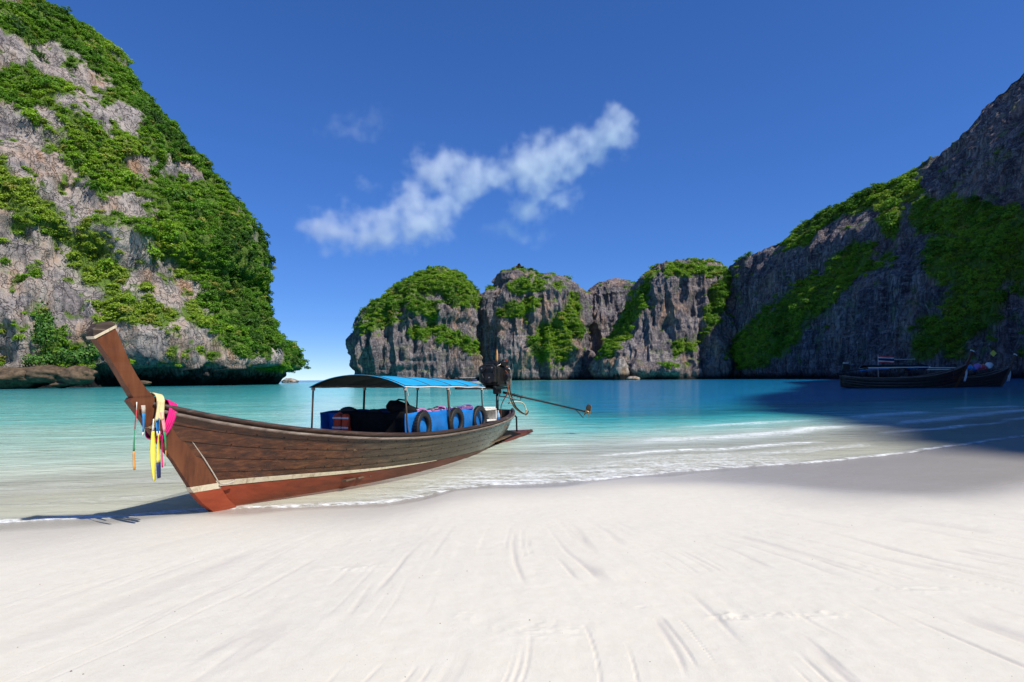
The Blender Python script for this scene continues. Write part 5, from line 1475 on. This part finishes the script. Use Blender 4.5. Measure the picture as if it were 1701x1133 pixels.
# ------------------------------------------------------------------ white speedboats anchored out in the bay
def speedboat(loc, rz, label, top):
    t = empty('speedboat', loc, rz)
    tag(t, label, 'boat', 'white speedboats anchored in the bay')
    G = []
    for x in np.linspace(-4.6, 4.6, 17):
        f = (x + 4.6) / 9.2
        w = 1.25 * (1 - max(0, (f - 0.45) / 0.55) ** 2.2) + 0.02
        z1 = 0.95 + 0.35 * f
        G.append([(x, y * w * c, z) for y, c, z in ((-1, 1, z1), (-1, .95, .45), (-1, .6, -.1), (0, 0, -.25), (1, .6, -.1), (1, .95, .45), (1, 1, z1))])
    MB().sheet(G, 0.06).build('hull', M['white'], t, angle=40)
    MB().box((-0.2, 0, 0.62), (7.6, 1.9, 0.06)).build('deck', M['white'], t)
    MB().box((0.9, 0, 1.45), (1.5, 1.6, 0.7), taper=0.8, bev=0.06).build('windscreen', M['navy'], t, angle=40)
    for x in (-2.8, -1.0, 0.6):
        for y in (-0.9, 0.9): MB().tube([(x, y, 0.9), (x, y * 0.95, 2.2)], 0.035, 6).build('roof_post', M['steel'], t)
    MB().box((-1.1, 0, 2.25), (4.2, 2.1, 0.10), bev=0.03).build('roof', M[top], t)
    for y in (-0.4, 0.4): MB().box((-4.8, y, 0.8), (0.5, 0.35, 0.9), bev=0.08).build('outboard_motor', M['dark_metal'], t, angle=40)
    return t
p = ground(688, 641); speedboat(Vector((p.x, p.y, 0)), R(8), 'white speedboat with blue roof seen under the front of the canopy', 'blue_rib')
p = ground(783, 640.5); speedboat(Vector((p.x, p.y, 0)), R(-6), 'white speedboat seen under the rear end of the canopy beside the engine', 'white')
p = ground(600, 642); speedboat(Vector((p.x, p.y + 60, 0)), R(4), 'small white speedboat farthest out behind the front canopy bar', 'white')

# ------------------------------------------------------------------ boulders, islet, shore bushes
def boulder(name, loc, size, label, seed, mat=None, squash=0.7, group=None, cat='rock'):
    r_, c_ = 26, 40
    th = np.linspace(0.02, math.pi - 0.02, r_); ph = np.linspace(0, 2 * math.pi, c_, endpoint=False)
    T, PH = np.meshgrid(th, ph, indexing='ij')
    D = np.stack([np.sin(T) * np.cos(PH), np.sin(T) * np.sin(PH), np.cos(T)], -1)
    q = D.reshape(-1, 3)
    d = 1 + 0.34 * fbm(q * 1.6 + seed * 3.1, 3, seed) + 0.12 * ridged(q * 4 + seed, 2, seed + 2)
    P_ = (q * d[:, None] * np.array(size)).reshape(r_, c_, 3)
    o = grid_mesh(name, P_, mat or rock_mat, True)
    o.location = loc
    set_attr(o, 'veg', np.zeros(r_ * c_)); set_attr(o, 'height', P_[..., 2].ravel() * 1.2 + 3.5); set_attr(o, 'warm', np.ones(r_ * c_))
    return tag(o, label, cat, group)
brown = paint('brown_shore_rock', (0.12, 0.085, 0.055), 0.9, 0.5, 0.7, spec=0.1, bump=0.6, grime=(0.03, 0.024, 0.02))
Y0 = 190
for u, v, dx, sx_, sy_, sz_, lab, sd in ((25, 630, 0, 9.5, 7, 3.6, 'large rounded brown rock at the foot of the headland by the picture edge', 1), (75, 622, 0, 7.5, 5, 2.6, 'brown mossy ledge of rock under the shore shrubs', 2),
                                     (128, 624, 0, 5.0, 4, 2.9, 'craggy brown rock just left of the prow at the waterline', 3), (105, 638, 0, 3.4, 3, 1.1, 'low brown rock at the waterline below the mossy ledge', 4),
                                     (215, 637, 12, 2.6, 2, .8, 'small pale rock in front of the dark undercut', 5), (240, 636.5, 20, 2.0, 1.8, .8, 'small grey rock in the middle of the dark undercut', 6)):
    p = at(u, v, Y0 + dx)
    p.z = max(p.z, 0.2)
    boulder('shore_rock', p, (sx_, sy_, sz_), lab, sd, brown, group='rocks at the foot of the headland')
p = at(482, 631.2, 520); p.z = 0.8
boulder('islet_rock', p, (6.0, 4.0, 3.0), 'tiny dark rock islet on the horizon beside the headland', 8)
p = at(1031, 613, 470)
boulder('standing_rock', (p.x, p.y, 5.5), (5.6, 5, 10.5), 'pale upright rock at the foot of the spired cliff', 12)
p = at(1050, 626, 468)
boulder('low_rock', (p.x, p.y, 0.5), (5.5, 4, 2.4), 'low grey rock beside the pale upright rock', 13)

def bush(name, loc, size, n, label, seed, mats):
    t = empty(name, loc)
    tag(t, label, 'bush')
    r = np.random.default_rng(seed)
    mb = MB()
    for i in range(n):
        d = r.normal(size=3); d /= np.linalg.norm(d)
        rad = (0.55 + 0.5 * r.random()) * (1 + 0.3 * math.sin(d[0] * 5 + d[2] * 4 + seed))
        c = Vector(d * rad) ; c = Vector((c.x * size[0], c.y * size[1], c.z * size[2] + size[2]))
        nn = Vector(d) + Vector(r.normal(0, 0.45, 3)); nn.normalize()
        a = nn.orthogonal().normalized(); a.rotate(Matrix.Rotation(r.uniform(0, 6.28), 3, nn)); b = nn.cross(a)
        s = r.uniform(0.30, 0.6)
        mb.add([c + a * s, c + b * s * 0.6, c - a * s, c - b * s * 0.6], [(0, 1, 2, 3)])
    mb.build('foliage', mats, t)
    MB().tube([(0, 0, -0.8), (0.2, 0, size[2] * 0.6), (0, 0.2, size[2] * 1.4)], [0.25, 0.18, 0.06], 6).build('stem', M['post'], t)
    return t
t = NT('bush_leaves')
geo = t.n('ShaderNodeNewGeometry')
c = t.ramp(geo.outputs['Random Per Island'], [(0, (0.030, 0.085, 0.014)), (0.5, (0.055, 0.15, 0.018)), (1, (0.12, 0.23, 0.03))])
t.principled(c, 0.6, None, 0.25)
bush_mat = t.m
for k, (u, v, Y_, sz_, n_, lab) in enumerate(((75, 600, 196, (3.2, 3.2, 9.0), 1500, 'tall narrow dark green bush climbing the pale rock face'), (125, 606, 193, (6.5, 4, 2.6), 1300, 'broad bright green shrub on the shore rocks beside the prow'), (70, 612, 192, (5.5, 4, 2.2), 1000, 'low green shrub on the mossy ledge'), (152, 600, 196, (3.0, 3, 2.6), 600, 'small round shrub right above the craggy brown rock'))):
    bush('shore_bush', at(u, v, Y_), sz_, n_, lab, 50 + k, bush_mat)

# ------------------------------------------------------------------ clouds: real volumes far above the bay
def make_cloud(name, label, blobs, Yc, seed, dens, vox):
    """blobs: (u, v, radius px, squash, strength) in the sky at distance Yc"""
    k = Yc / FPX
    pts = [(at(u, v, Yc), r * k * 1.12, sq, st) for u, v, r, sq, st in blobs]
    xs = [p.x for p, r, _, _ in pts]; zs = [p.z for p, r, _, _ in pts]
    m = max(r for _, r, _, _ in pts) * 1.9
    lo = Vector((min(xs) - m, Yc - m, min(zs) - m)); hi = Vector((max(xs) + m, Yc + m, max(zs) + m))
    ng = bpy.data.node_groups.new(name, 'GeometryNodeTree')
    ng.interface.new_socket('Geometry', in_out='INPUT', socket_type='NodeSocketGeometry')
    ng.interface.new_socket('Geometry', in_out='OUTPUT', socket_type='NodeSocketGeometry')
    N, L = ng.nodes, ng.links
    N.new('NodeGroupInput')
    go = N.new('NodeGroupOutput')
    pos = N.new('GeometryNodeInputPosition').outputs[0]
    def mth(op, a, b=None, clamp=False):
        n = N.new('ShaderNodeMath'); n.operation = op; n.use_clamp = clamp
        for i, x in enumerate((a, b)):
            if x is None: continue
            if isinstance(x, (int, float)): n.inputs[i].default_value = x
            else: L.new(x, n.inputs[i])
        return n.outputs[0]
    def vm(op, a, b):
        n = N.new('ShaderNodeVectorMath'); n.operation = op
        L.new(a, n.inputs[0])
        if isinstance(b, tuple): n.inputs[1].default_value = b
        else: L.new(b, n.inputs[1])
        return n
    def nz(scale, detail, rough):
        n = N.new('ShaderNodeTexNoise'); n.inputs['Scale'].default_value = scale; n.inputs['Detail'].default_value = detail; n.inputs['Roughness'].default_value = rough
        o = vm('ADD', pos, (seed * 531.0, seed * 77.0, 0)).outputs[0]
        L.new(o, n.inputs['Vector'])
        return n
    # warp the position, then sum soft puffs and erode with noise
    w = nz(1 / (60 * k), 3, 0.55)
    off = vm('MULTIPLY', vm('SUBTRACT', w.outputs['Color'], (0.5, 0.5, 0.5)).outputs[0], (75 * k, 75 * k, 75 * k)).outputs[0]
    wp = vm('ADD', pos, off).outputs[0]
    tot = None
    for p, r, sq, st in pts:
        d = vm('SUBTRACT', wp, tuple(p)).outputs[0]
        d = vm('MULTIPLY', d, (1 / r, 1 / (r * 0.9), 1 / (r * sq))).outputs[0]
        ln = N.new('ShaderNodeVectorMath'); ln.operation = 'LENGTH'; L.new(d, ln.inputs[0])
        q = mth('MULTIPLY', mth('SUBTRACT', 1.15, ln.outputs['Value'], True), st)
        tot = q if tot is None else mth('MAXIMUM', tot, q)
    e = nz(1 / (24 * k), 8, 0.62)
    dn_ = mth('SUBTRACT', mth('ADD', tot, mth('MULTIPLY', mth('SUBTRACT', e.outputs['Fac'], 0.5), 2.7)), 0.34)
    dn_ = mth('MULTIPLY', mth('MULTIPLY', dn_, 1.0, True), mth('MULTIPLY', tot, 2.5, True))
    dn_ = mth('MULTIPLY', dn_, dens)
    vc = N.new('GeometryNodeVolumeCube')
    L.new(dn_, vc.inputs['Density'])
    vc.inputs['Min'].default_value = lo; vc.inputs['Max'].default_value = hi
    for nm, a in zip('XYZ', (hi - lo)): vc.inputs['Resolution ' + nm].default_value = max(8, int(a / (vox * k)))
    sm = N.new('GeometryNodeSetMaterial')
    sm.inputs['Material'].default_value = cloud_mat
    L.new(vc.outputs[0], sm.inputs[0]); L.new(sm.outputs[0], go.inputs[0])
    me = bpy.data.meshes.new(name); me.vertices.add(1); me.vertices.foreach_set('co', tuple((lo + hi) / 2))
    me.materials.append(cloud_mat)
    o = bpy.data.objects.new(name, me); COL.objects.link(o)
    md = o.modifiers.new('volume', 'NODES'); md.node_group = ng
    return tag(o, label, 'cloud', kind='stuff')
ct = NT('cloud_vapour')
pv = ct.n('ShaderNodeVolumePrincipled')
pv.inputs['Color'].default_value = (0.985, 0.99, 1.0, 1)
pv.inputs['Anisotropy'].default_value = 0.1
pv.inputs['Density'].default_value = 1.0
ct.l(pv.outputs[0], ct.out.inputs['Volume'])
cloud_mat = ct.m
YC = 2200
make_cloud('cloud', 'large white puffy cloud drifting low on the left of the trail', ((540, 378, 44, .8, 1), (590, 385, 54, .62, 1), (645, 382, 54, .68, 1), (700, 360, 64, .8, 1), (690, 330, 40, .7, .8), (745, 335, 44, .8, .75), (610, 315, 34, .5, .45), (545, 412, 34, .5, .55), (680, 405, 34, .6, .6), (580, 345, 30, .6, .5)), YC, 1, 0.014, 4.0)
make_cloud('cloud', 'middle pair of white puffs above the domed islet', ((730, 280, 54, .72, 1), (775, 298, 52, .75, 1), (825, 288, 42, .7, .85), (690, 300, 32, .7, .5), (860, 300, 36, .6, .55), (640, 325, 30, .5, .4)), YC + 60, 2, 0.014, 4.0)
make_cloud('cloud', 'rising white cloud trail ending in a bright knob towards the right', ((880, 265, 52, .8, 1), (930, 270, 54, .6, 1), (975, 250, 48, .8, 1), (1015, 215, 40, 1.2, 1.2), (895, 300, 50, .8, .85), (880, 340, 52, .7, .65), (930, 335, 46, .7, .55)), YC - 40, 3, 0.014, 4.0)
make_cloud('cloud', 'thin faint wisp of cloud under the rising trail', ((840, 382, 46, .5, .6), (880, 388, 38, .55, .6), (870, 360, 40, .6, .55)), YC + 30, 4, 0.009, 4.0)
make_cloud('cloud', 'faint wispy cloud high on its own over the large one', ((585, 215, 60, .5, .52), (630, 200, 46, .7, .48), (555, 225, 40, .4, .45)), YC, 5, 0.005, 4.0)
